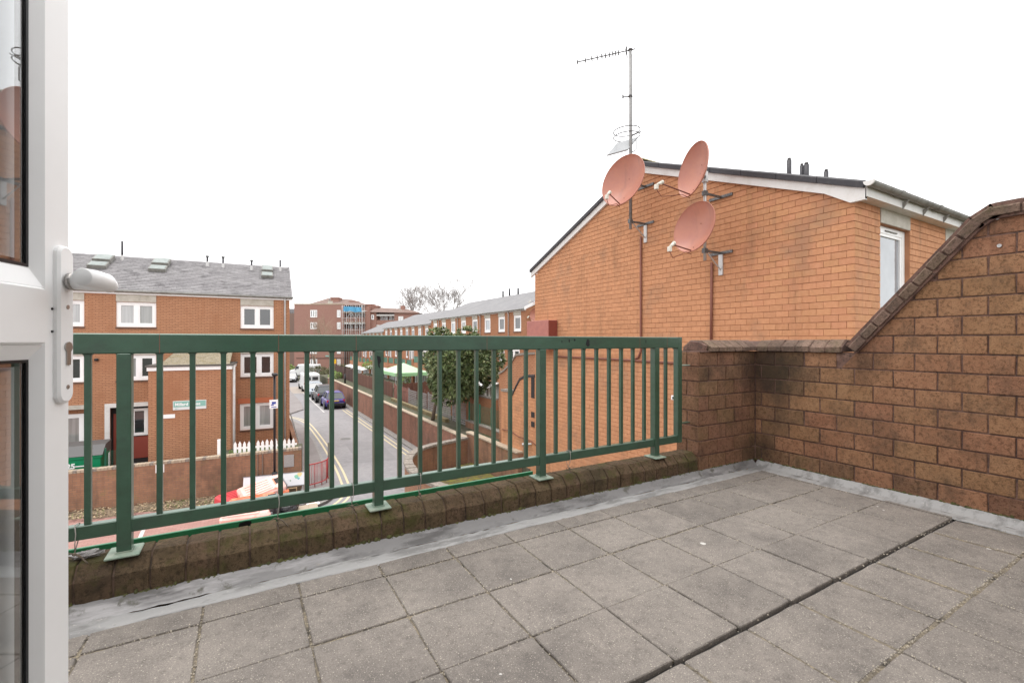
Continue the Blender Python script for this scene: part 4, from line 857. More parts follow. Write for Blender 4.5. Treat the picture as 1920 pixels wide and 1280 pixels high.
# ============================================================ terraced houses on the far side of the gardens
def unit(y0, zo, label, first=None):
    F = frame((17.5, y0, 0), (0, 1, 0), (-1, 0, 0)); L = 4.88
    if first:
        t = copy_tree(first, MX.Translation((17.5, y0, -4.66+zo))); t['label'] = label; return t
    t = thing('terraced_house', label, 'house', (17.5, y0, -4.66), group='terraced houses beyond the gardens')
    ws = [(.70, 1.78, .75, 1.95), (3.14, 4.22, .75, 1.95), (.9, 2.7, -2.0, -.55), (3.2, 4.1, -1.6, -.55)]
    b = B(); facade(b, 0, L, -5.6, 2.38, ws, .15, F)
    b.add([(0, 0, -5.6), (0, -9, -5.6), (0, -9, 2.3), (0, -4.5, 4.3), (0, 0, 2.38)], [(0, 1, 2, 3, 4)], F); b.add([(L, 0, -5.6), (L, -9, -5.6), (L, -9, 2.3), (L, -4.5, 4.3), (L, 0, 2.38)], [(0, 1, 2, 3, 4)], F)
    obj('wall', b, m_bt_ter, t)
    gl = [[m_glc], [m_glb], [m_gl, m_gl], [m_glb]]
    for i, (a, c, d, e) in enumerate(ws): window(t, F, a, c, d, e, gl[i], 2 if i == 2 else 1, .13, .06, .03, sill=i != 2)
    for i in (0, 1): obj('lintel', B().box((ws[i][0], .001, 1.96), (ws[i][1], .02, 2.27), F), m_stone, t)
    b = B(); rw_ = 13
    b.add([(0, .18, 2.37), (L, .18, 2.37), (L, -4.5, 4.42), (0, -4.5, 4.42), (0, -9.2, 2.37), (L, -9.2, 2.37), (0, .18, 2.31), (L, .18, 2.31)], [(0, 1, 2, 3), (3, 2, 5, 4), (0, 6, 7, 1)], F); obj('roof', b, m_roofg, t)
    obj('fascia', B().box((0, .01, 2.24), (L, .08, 2.36), F), m_white, t)
    pipe(t, [(0, .2, 2.34), (L, .2, 2.34)], .05, m_gut, F, 'gutter', 6)
    pipe(t, [(2.45, .12, 2.3), (2.45, .08, 2.0), (2.45, .08, -2.2)], .04, m_pvc, F, 'downpipe', 6)
    # balcony storey in front
    b = B(); b.box((0, .0, -2.75), (L, 2.0, -2.62), F); b.box((0, 1.85, -2.61), (L, 2.0, -2.25), F); b.box((-.001, 1.8, -5.6), (.42, 2.02, -1.42), F); b.box((.0, .02, -2.61), (.2, 1.79, -1.7), F)
    b.box((.421, 1.86, -2.9), (L-.001, 1.99, -2.751), F); b.box((2.3, 1.8, -2.25), (2.65, 2.02, -1.6), F); obj('balcony_wall', b, m_bt_ter, t)
    for (a, c) in ((.46, 2.28), (2.67, L-.04)):
        o = obj('balcony_panel', B().box((a, 1.9, -2.22), (c, 1.93, -1.62), F), m_teal, t)
        rl_ = B(); rl_.box((a, 1.88, -1.615), (c, 1.95, -1.57), F)
        for i in range(6): u = a+(c-a)*i/5-.015; rl_.box((u, 1.935, -2.24), (u+.03, 1.96, -1.62), F)
        obj('rail', rl_, m_green, o)
    # ground floor extension, white
    b = B(); b.box((.5, .1, -5.5), (L-.3, 1.9, -2.92), F); obj('extension', b, m_cwall, t)
    window(t, MX.Translation((-1.9, 0, 0)) @ F, .8, 2.6, -4.4, -3.2, [m_gl, m_glb], 3, .09, .06, -.08, sill=False); window(t, MX.Translation((-1.9, 0, 0)) @ F, 3.0, 4.2, -4.6, -3.2, [m_glb, m_gl], 2, .09, .06, -.08, sill=False)
    obj('canopy', B().add([(.4, 1.9, -2.9), (L-.2, 1.9, -2.9), (L-.2, 2.9, -3.2), (.4, 2.9, -3.2), (.4, 1.9, -2.95), (L-.2, 1.9, -2.95), (L-.2, 2.9, -3.25), (.4, 2.9, -3.25)], [(0, 1, 2, 3), (4, 7, 6, 5), (3, 2, 6, 7), (0, 3, 7, 4), (1, 5, 6, 2)], F), m_wpaint, t)
    index(t); return t
nm = ['nearest', 'second', 'third', 'fourth']
h0 = unit(28.0, 0, 'nearest brick terraced house, behind the dark-leaved tree beside the gable house')
for i in range(1, 4): unit(28+4.88*i, 0, '%s brick terraced house in the nearer, higher group beyond the gardens' % nm[i], h0)
for i in range(4): unit(47.7+4.88*i, -.45, '%s brick terraced house in the middle, lower group beyond the gardens' % ['nearest', 'second', 'third', 'farthest'][i], h0)
for i in range(3): unit(67.4+4.88*i, -.95, '%s brick terraced house in the farthest, lowest group towards the flats' % ['nearest', 'middle', 'farthest'][i], h0)
def ancestors(o):
    while o.parent: o = o.parent
    return o
for o in [x for x in C.objects if x.name.startswith('pane') and ancestors(x).name.startswith('terraced_house')]:
    o.material_slots[0].link = 'OBJECT'; o.material_slots[0].material = random.choice([m_gl, m_glc, m_glb, m_gl, m_glc, m_glsky])
T0 = W[h0]; F0 = frame((17.5, 28.0, 0), (0, 1, 0), (-1, 0, 0))
obj('bargeboard', B().add([(17.3, 27.93, 2.28), (22, 27.93, 4.34), (22, 27.93, 4.55), (17.3, 27.93, 2.48), (17.3, 27.999, 2.28), (22, 27.999, 4.34), (22, 27.999, 4.55), (17.3, 27.999, 2.48)], [(0, 1, 2, 3), (0, 4, 5, 1), (3, 2, 6, 7)]), m_white, h0)
for (y, h_) in ((39.5, .6), (38.2, .7), (36.6, .6)): pipe(h0, [(22, y, 4.4), (22, y, 4.4+h_)], .09, m_verge, name='flue', n=6)
dish('small terracotta dish on the end wall of the nearest terraced house', (17.9, 27.5, 1.9), 200, 8, .95, .85, (17.2, 27.2, 1.75), small=True)
dish('small terracotta dish above the roof edge of the nearest terraced house', (18.5, 27.6, 3.2), 160, 12, 1.0, .8, (17.8, 27.9, 2.9), small=True)

# ============================================================ dark red flats far behind, scaffold, tarpaulin
FT = frame((9.2, 110.4, 0), (.8639, -.5036, 0), (-.5036, -.8639, 0)); kx = .1167
def U(px): return (px-552)*kx
def Z(py): return (640-py)*kx
fl = thing('block_of_flats', 'dark red brick flats with chimneys at the far end of the road', 'building', (0, 0, 0), mat=FT @ MX.Translation((0, 0, G)))
rows_ = [(581, 595), (604, 617), (652, 663), (673, 685)]
wa = [(U(582), U(595), Z(r[1]), Z(r[0])) for r in rows_]+[(U(632), U(639), Z(r[1]), Z(r[0])) for r in rows_]
b = B(); facade(b, 0, U(645), G-.1, Z(571), wa, .15, FT)
b.add([(0, 0, G), (0, -12, G), (0, -12, Z(571)), (0, 0, Z(571))], [(0, 1, 2, 3)], FT); b.add([(U(645), 0, G), (U(645), -3, G), (U(645), -3, Z(571)), (U(645), 0, Z(571))], [(0, 1, 2, 3)], FT)
obj('wall', b, m_bt_flat, fl)
for (a, c, d, e) in wa: window(fl, FT, a, c, d, e, [m_gl, m_glb], 3 if c-a > 1 else 2, .13, .1, .02)
obj('parapet', B().box((-.1, -.3, Z(571)), (U(645), .05, Z(570)+.1), FT), m_copc, fl)
rf = B(); rf.add([(U(574), -.3, Z(571)), (U(680), -.3, Z(572)), (U(640), -7, Z(556)), (U(592), -7, Z(553)), (U(574), -13, Z(571)), (U(680), -13, Z(571))], [(0, 1, 2, 3), (0, 3, 4), (3, 2, 5, 4), (1, 5, 2)], FT); ro = obj('roof', rf, m_roofr, fl)
for (p0, p1, y0, y1) in ((607, 622, 554, 563), (643, 657, 561, 572), (675, 689, 567, 580), (689, 699, 570, 583), (655, 675, 568, 580)):
    obj('chimney', B().box((U(p0), -6, Z(y1+6)), (U(p1), -4, Z(y0)-.25), FT), m_bt_flat, ro); obj('chimney_cap', B().box((U(p0)-.12, -6.1, Z(y0)-.249), (U(p1)+.12, -3.9, Z(y0)), FT), m_bt_flat, ro)
pipe(ro, [(U(601), -5, Z(566)), (U(601), -5, Z(556))], .12, m_gut, FT, 'chimney_pot', 6)
pipe(ro, [(U(618), -5, Z(555)), (U(618), -5, Z(546)), (U(607), -5, Z(548))], .03, m_alu, FT, 'aerial', 4)
obj('roof_patch', B().box((U(614), -.35, Z(570)), (U(623), -.25, Z(564)), FT), m_stone, ro)
# recessed balcony bays
b = B(); b.box((U(645)+.001, -6, G), (U(686), -2.2, Z(573)), FT); b.box((U(686)-.0, -3, G), (U(695), .3, Z(583)), FT); b.box((U(695)+.001, -9, G), (U(705), -.3, Z(585)), FT)
b.box((U(705)+.001, -9, G), (U(739), -2.3, Z(585)), FT); b.box((U(739)+.001, -9, G), (U(783), -.3, Z(585)), FT); obj('wall', b, m_bt_flat, fl)
for (y0, y1, p0, p1, f) in ((582, 584, 645, 686, 0), (604, 607, 645, 686, 0), (627, 629, 645, 686, 0), (589, 592, 705, 739, -.4), (609, 611, 705, 739, -.4)):
    obj('balcony_slab', B().box((U(p0)+.002, -2.19, Z(y1)), (U(p1)-.002, f, Z(y0)), FT), m_wpaint, fl)
for (y0, y1, p0, p1) in ((594, 604, 645, 684), (616, 627, 645, 684), (600, 609, 705, 739)):
    obj('balcony_front', B().box((U(p0)+.01, -.6, Z(y1)+.002), (U(p1), -.45, Z(y0)), FT), m_bt_flat, fl)
for (y0, y1, xs) in ((584, 595, (650, 660, 669, 678)), (607, 617, (648, 659, 668, 679)), (592, 602, (708, 716, 725, 733))):
    for x in xs: window(fl, MX.Translation(FT.to_3x3() @ V((0, -2.2, 0))) @ FT, U(x), U(x)+.75, Z(y1), Z(y0), [m_gl], 2, .1, .1, -.12, sill=False)
for (p0, p1, y0, y1, n) in ((696, 701, 590, 599, 1), (747, 756, 593, 602, 3), (770, 776, 598, 606, 2)): window(fl, MX.Translation(FT.to_3x3() @ V((0, -.29, 0))) @ FT, U(p0), U(p1), Z(y1), Z(y0), [m_gl], n, .12, .1, -.12, sill=False)
rf = B(); rf.add([(U(690), .2, Z(585)), (U(790), .2, Z(587)), (U(757), -5, Z(577)), (U(697), -5, Z(573)), (U(690), -10, Z(585)), (U(790), -10, Z(587))], [(0, 1, 2, 3), (0, 3, 4), (1, 5, 2), (3, 2, 5, 4)], FT); ro = obj('roof', rf, m_roofr, fl)
obj('chimney', B().box((U(742), -5.6, Z(580)), (U(749), -4.4, Z(570)), FT), m_bt_flat, ro); obj('roof_patch', B().box((U(741), -3.6, Z(581)), (U(746), -3.5, Z(578)), FT), m_stone, ro)
b = B(); b.box((U(548), 5.6, G), (U(640), 5.8, Z(688)), FT); tag(obj('low_wall', b, m_bt_flat), 'low dark red brick wall in front of the far flats', 'wall')
obj('string_course', B().box((0.01, .001, Z(684)-.9), (U(645), .03, Z(684)-.75), FT), m_stone, fl)
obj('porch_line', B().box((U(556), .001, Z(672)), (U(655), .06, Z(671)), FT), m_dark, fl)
scf = thing('scaffolding', 'metal scaffolding with boards in front of the balconies of the far flats', 'scaffolding', (0, 0, 0), mat=FT @ MX.Translation((U(665), 1.5, G)))
for p in (648, 656, 664, 672, 680, 685):
    for f in (.7, 1.9): pipe(scf, [(U(p), f, G), (U(p), f, Z(573))], .05, m_galv, FT, 'upright', 4)
for y in (586, 597, 608, 619, 630): pipe(scf, [(U(647), 1.9, Z(y)), (U(686), 1.9, Z(y))], .045, m_galv, FT, 'ledger', 4)
for (a, c, y0, y1) in ((650, 664, 608, 586), (664, 680, 586, 608), (680, 672, 586, 606)): pipe(scf, [(U(a), 1.95, Z(y0)), (U(c), 1.95, Z(y1))], .04, m_galv, FT, 'diagonal', 4)
for y in (587.5, 604.5): obj('board', B().box((U(647), .7, Z(y)), (U(686), 1.9, Z(y-.6)), FT), m_copc, scf)
tp = B(); n = 12
for i in range(n+1):
    u = U(651)+(U(684)-U(651))*i/n; tp.v += [tuple(FT @ V((u, 2.05+.12*math.sin(i*1.7), Z(575.5+i*.15)))), tuple(FT @ V((u, 2.1+.15*math.cos(i*1.3), Z(584+math.sin(i)*.8+i*.22))))]
tp.f = [(2*i, 2*i+2, 2*i+3, 2*i+1) for i in range(n)]
tag(obj('tarpaulin', tp, m_tarp), 'bright blue tarpaulin sheet hung on the scaffolding of the far flats', 'tarpaulin')
tag(obj('hoarding_board', B().box((U(627), 1.0, Z(681)), (U(634), 1.1, Z(673)), FT), m_yel), 'yellow board in front of the far flats', 'board')
tag(obj('sign', B().box((U(611), .1, Z(668.5)), (U(619), .14, Z(666)), FT), m_signg), 'pale green sign on the far flats near the ground', 'sign')
ob = thing('distant_building', 'grey-brown building glimpsed between the left block and the far flats', 'building', (8, 124, G))
obj('wall', B().box((-8, -7, G), (-.5, -6, Z(584)), FT), M('distant_brick', (.22, .15, .12), .9), ob); obj('roof', B().box((-8, -7, Z(584)), (-1.5, -6, Z(575)), FT), m_slate, ob)

# ============================================================ trees, hedges
def bare_tree(name, label, base, h, spread, mat, trunk_r, seed, levels=5, forks=(3, 4), lean=(0, 0), group=None, cat='tree', rmin=0):
    rnd = random.Random(seed); t = thing(name, label, cat, base, group=group); tb = B(); cb = B()
    def grow(p, d, L, r, lv):
        segs = 3; pts = [p]; rs = [r]; q = p; dd = d
        for i in range(segs):
            r = max(r, rmin); dd = (dd+V((rnd.gauss(0, .12), rnd.gauss(0, .12), rnd.gauss(.03, .06)))).normalized(); q = q+dd*(L/segs); pts.append(q); rs.append(r*(1-.35*(i+1)/segs))
        (tb if lv == 0 else cb).tube(pts, rs, 6 if lv == 0 else 3, cap=False)
        if lv >= levels: return
        for k in range(rnd.randint(*forks)):
            a = rnd.uniform(0, 2*PI); tilt = rnd.uniform(.25, .75)*spread; o = dd.orthogonal().normalized(); o2 = dd.cross(o)
            nd = (dd*math.cos(tilt)+(o*math.cos(a)+o2*math.sin(a))*math.sin(tilt)+V((0, 0, .12))).normalized()
            grow(pts[rnd.choice((-1, -1, -2))], nd, L*rnd.uniform(.62, .82), rs[-1]*.72, lv+1)
    grow(V(base), V((lean[0], lean[1], 1)).normalized(), h*.28, trunk_r, 0)
    obj('trunk', tb, m_bark, t); tag(obj('twigs', cb, mat, t), kind='stuff'); return t
bare_tree('bare_tree', 'left one of two big bare winter trees behind the terrace roofs', (36.3, 113, G), 23, .75, m_twig, .5, 3, 6, (3, 4), rmin=.017, group='bare trees on the skyline')
bare_tree('bare_tree', 'right, wider one of two big bare winter trees behind the terrace roofs', (44, 104, G), 26, 1.05, m_twig, .5, 5, 6, (3, 5), rmin=.017, group='bare trees on the skyline')
bare_tree('bare_tree', 'small bare shrubby tree in front of the left half of the far flats', (11.6, 93, G), 13, .5, M('pale_twig', (.33, .24, .17), .9), .2, 11, 5, group='bare trees before the flats')
bare_tree('bare_tree', 'forked bare tree in front of the middle of the far flats', (14.6, 92, G), 14, .6, M('pale_twig2', (.33, .24, .17), .9), .22, 12, 5, group='bare trees before the flats')
def leafblob(b, c, r, n, s_, rnd):
    for i in range(n):
        d = V((rnd.gauss(0, 1), rnd.gauss(0, 1), rnd.gauss(0, 1))).normalized()*rnd.uniform(.45, 1)**.5
        p = V(c)+V((d.x*r[0], d.y*r[1], d.z*r[2])); a = rnd.uniform(0, 6.3); T = MX.Translation(p) @ Euler((rnd.uniform(-1, 1), rnd.uniform(-1, 1), a)).to_matrix().to_4x4()
        b.add([(-s_, 0, 0), (0, -s_*.5, 0), (s_, 0, 0), (0, s_*.5, 0)], [(0, 1, 2, 3)], T)
rnd = random.Random(9)
for (lab, c, r, n, m, s_) in (('olive brown hedge at the far end of the road, right part', (15.0, 84.5, G+1.0), (3.0, 1.5, 1.4), 2200, m_hedge, .14),
                            ('olive bushy shrub at the far junction, left of the hedge', (11.0, 88, G+.9), (2.2, 1.3, 1.1), 1400, m_hedge, .14),
                            ('low green shrub beside the left block at the far end of the road', (6.5, 96, G+1.0), (1.8, 1.0, 1.2), 900, m_lime, .14),
                            ('clipped tan hedge behind the white van', (12.2, 80.5, G+.8), (2.4, .8, .95), 1500, m_hedge, .10),
                            ('bright green shrub by the end of the road wall', (9.8, 61, -4.4), (.9, .8, .7), 700, m_lime, .09),
                            ('small green shrub over the dark brown fence', (13.2, 57.5, -2.9), (.9, 1.2, .5), 500, m_lime, .09),
                            ('small green shrub in front of a white ground floor wall', (14.6, 47, -4.0), (.5, .8, .6), 400, m_lime, .07)):
    t = thing('shrub', lab, 'shrub', (c[0], c[1], c[2]-r[2])); b = B(); leafblob(b, c, r, n, s_, rnd); tag(obj('foliage', b, m, t), kind='stuff')
    q = B()
    for i in range(5): q.tube([(c[0]+rnd.uniform(-.3, .3), c[1], c[2]-r[2]), (c[0]+rnd.uniform(-.8, .8)*r[0]*.5, c[1]+rnd.uniform(-.3, .3), c[2]+r[2]*.3)], .03, 4)
    obj('stem', q, m_bark, t)
# big evergreen with strap leaves
et = thing('evergreen_tree', 'dark broad-leaved evergreen tree with pale leaf tips between the road wall and the houses', 'tree', (9.6, 25.6, -4.66))
tb = B(); tb.tube([(9.55, 25.7, -4.7), (9.65, 25.6, -3.8), (9.75, 25.2, -3.2), (9.9, 24.6, -2.4)], [.12, .10, .09, .07], 8)
for e in ((10.3, 22.5, -2.2), (9.6, 23.8, -1.2), (11.2, 23.5, -1.4), (10.5, 24.6, -.8), (9.8, 22.0, -1.6)): tb.tube([(9.75, 25.2, -3.2), V((9.75, 25.2, -3.2)).lerp(V(e), .5)+V((0, 0, .25)), e], [.07, .05, .025], 6)
tb.sm = True; obj('trunk', tb, m_bark, et)
cb, cp2 = B(), B(); C0 = V((10.25, 23.1, -1.4)); lobes = []
rnd = random.Random(21)
for i in range(52):
    d = V((rnd.gauss(0, 1), rnd.gauss(0, 1), rnd.gauss(0, .9))).normalized()*rnd.uniform(.45, .95); lobes.append((C0+V((d.x*2.05, d.y*2.0, d.z*1.85)), rnd.uniform(.5, .85)))
def rosette(c, out, sc, pale):
    o = out.orthogonal().normalized(); o2 = out.cross(o); n = rnd.randint(7, 10)
    for k in range(n):
        a = 2*PI*k/n+rnd.uniform(-.3, .3); tl = rnd.uniform(.2, 1.25); d = (out*math.cos(tl)+(o*math.cos(a)+o2*math.sin(a))*math.sin(tl)).normalized()
        L = sc*rnd.uniform(.7, 1.15); sde = d.cross(out); sde = sde.normalized()*L*.14 if sde.length > .01 else o*L*.14
        drp = V((0, 0, -L*.22*rnd.random())); p = c
        (cb).add([p, p+d*L*.5+sde, p+d*L+drp, p+d*L*.5-sde], [(0, 1, 2, 3)])
    if pale:
        for k in range(4):
            d = (out+V((rnd.gauss(0, .3), rnd.gauss(0, .3), rnd.gauss(.3, .3)))).normalized(); L = sc*.8; sde = d.orthogonal().normalized()*L*.2; cp2.add([c, c+d*L*.5+sde, c+d*L, c+d*L*.5-sde], [(0, 1, 2, 3)])
for (c, r) in lobes:
    for i in range(95):
        d = V((rnd.gauss(0, 1), rnd.gauss(0, 1), rnd.gauss(0, 1))).normalized(); p = c+d*r*rnd.uniform(.65, 1.0)
        out = (d*.8+(p-C0).normalized()*.5+V((0, 0, .45))).normalized(); rosette(p, out, rnd.uniform(.21, .33), rnd.random() < (.7 if p.z > C0.z-.6 else .2) and (p-C0).length > 1.45)
cr = tag(obj('crown', cb, m_leafd, et), kind='stuff'); tag(obj('young_leaves', cp2, m_leafp, et), kind='stuff')

# ============================================================ garden fences
def boards(name, label, pts, z0, z1, wdt, mat, cat='fence', group=None, postm=None, gap=.012, top=None):
    t = thing(name, label, cat, (*pts[0], z0), group=group)
    for i in range(len(pts)-1):
        a, c = V(pts[i]), V(pts[i+1]); L = (c-a).length; d = (c-a)/L; n = int(L/wdt); F = MX.Translation((a.x, a.y, 0)) @ MX.Rotation(math.atan2(d.y, d.x), 4, 'Z')
        for k in range(n):
            dz = random.uniform(-.02, .02); me_b = B().box((k*wdt+gap/2, -.01+random.uniform(-.006, .006), z0), ((k+1)*wdt-gap/2, .012, z1+dz), F); obj('board', me_b, mat, t)
        for u in [x*1.83 for x in range(int(L/1.83)+1)]: obj('post', B().box((u-.05, .013, z0), (u+.05, .11, z1+.08), F), postm or mat, t)
        obj('rail', B().box((0, -.03, z1-.25), (L, -.0125-.005, z1-.18), F), mat, t)
    return t
boards('board_fence', 'dark brown close-board fence panel farthest along the gardens', [(10.6, 66), (10.6, 52.5)], -4.66, -3.2, .3, M('dark_brown_board', (.075, .035, .028), .8, rnd=.2), group='fences behind the road wall')
boards('board_fence', 'red-brown close-board fence below the green gazebo', [(10.6, 52), (10.6, 37.8)], -4.7, -3.45, .22, m_fenc, group='fences behind the road wall')
boards('board_fence', 'weathered reddish picket-style fence between the gazebo garden and the lattice fence', [(10.6, 37.6), (10.6, 33.6)], -4.7, -3.55, .16, M('weathered_red_board', (.30, .14, .11), .85, [(3, (.2, .09, .07), .4, .7)], rnd=.2), gap=.05, group='fences behind the road wall')
boards('board_fence', 'brown fence crossing the gardens behind the weathered one', [(10.8, 35.5), (15.3, 35.9)], -4.7, -3.3, .2, m_fenc, group='fences behind the road wall')
boards('board_fence', 'brown fence crossing the gardens near the dark green tree', [(10.8, 30.5), (15.3, 30.6)], -4.7, -3.4, .2, m_fenc, group='fences behind the road wall')
sf = thing('slatted_fence', 'grey horizontal slat fence beside the trunk of the dark green tree', 'fence', (10.5, 28, -4.8))
for (y0, y1, zt) in ((33.4, 31.4, -3.55), (31.3, 29.3, -3.5), (29.2, 27.2, -3.45), (27.1, 25.1, -3.42), (25.0, 23.0, -3.4)):
    for i in range(11): z = zt-1.35+i*.125; obj('slat', B().box((10.48, y1+.05, z), (10.50, y0-.05, z+.085)), m_latt, sf)
    obj('post', B().box((10.52, y0-.04, zt-1.4), (10.6, y0+.04, zt+.06)), m_latt, sf)
dw = thing('low_wall', 'low mossy planter wall under the grey slatted fence', 'wall', (9.9, 28, -4.8)); 
obj('wall', B().box((9.9, 24.6, -5.0), (10.15, 36, -4.45)), M('mossy_planter', (.24, .19, .10), .9, [(3, (.14, .12, .06), .4, .7)], bump=(20, .6)), dw)
mf = thing('mesh_fence', 'green wire mesh fence with green posts on the garden wall beside the orange house', 'fence', (10.5, 20.4, -4.35))
obj('base_wall', B().box((10.4, 15.3, -4.9), (10.62, 22.9, -4.33)), m_bt_gard, mf); obj('coping', B().box((10.36, 15.3, -4.329), (10.66, 22.9, -4.27)), m_copd, mf)
for y in (22.6, 21.3, 20.0, 18.7, 17.5): obj('post', B().box((10.47, y, -4.33), (10.53, y+.06, -3.25)), m_gmesh, mf)
b = B()
for i in range(130): b.box((10.497, 17.5+i*.04, -4.25), (10.501, 17.503+i*.04, -3.32))
for i in range(16): b.box((10.502, 17.5, -4.24+i*.06), (10.506, 22.65, -4.237+i*.06))
tag(obj('wire_mesh', b, m_gmesh, mf), kind='stuff')
yg = thing('mesh_gate', 'green metal gate with a white notice next to the orange house', 'gate', (9.8, 17, -4.9))
for y in (17.15, 16.55): obj('post', B().box((9.9, y, -5.2), (9.98, y+.08, -3.35)), m_gmesh, yg)
b = B()
for i in range(8): b.box((9.93, 16.66+i*.06, -5.1), (9.934, 16.664+i*.06, -3.45))
tag(obj('wire_mesh', b, m_gmesh, yg), kind='stuff'); obj('notice', B().box((9.86, 16.6, -4.1), (9.875, 16.95, -3.7)), m_white, yg); obj('poster', B().box((9.86, 16.62, -4.75), (9.875, 16.95, -4.3)), M('blue_poster', (.15, .22, .35), .6, [(9, (.5, .45, .2), .5, .6)]), yg)
bwl = thing('garden_wall', 'orange-brown brick wall across the garden behind the green mesh fence', 'wall', (13, 24, -4.66)); obj('wall', B().box((11.2, 21.0, -4.66), (11.42, 27, -3.05)), m_bt_ter, bwl); obj('coping', B().box((11.17, 21.0, -3.049), (11.45, 27, -2.98)), m_copd, bwl)
obj('wall', B().box((11.421, 20.8, -4.66), (17.4, 20.99, -2.9)), m_bt_ter, bwl)
# gazebo
gz = thing('gazebo', 'mint green garden gazebo with a pale roof behind the red-brown fence', 'gazebo', (13, 44, -4.7))
b = B(); A = [(11.6, 40.6), (14.6, 40.6), (14.6, 45.6), (11.6, 45.6)]; ap = (13.1, 43.1, -2.05); z = -2.85
b.add([(*A[0], z), (*A[1], z), (*A[2], z), (*A[3], z), ap], [(0, 1, 4), (1, 2, 4), (2, 3, 4), (3, 0, 4)]); obj('canopy', b, m_tent, gz)
b = B(); 
for i in range(4): p, q = A[i], A[(i+1) % 4]; b.quad((*p, z-.3), (*q, z-.3), (*q, z), (*p, z))
obj('valance', b, M('green_canvas_edge', (.32, .58, .30), .7), gz)
for (x, y) in A: obj('pole', B().tube([(x, y, -4.7), (x, y, z)], .03, 6), m_galv, gz)
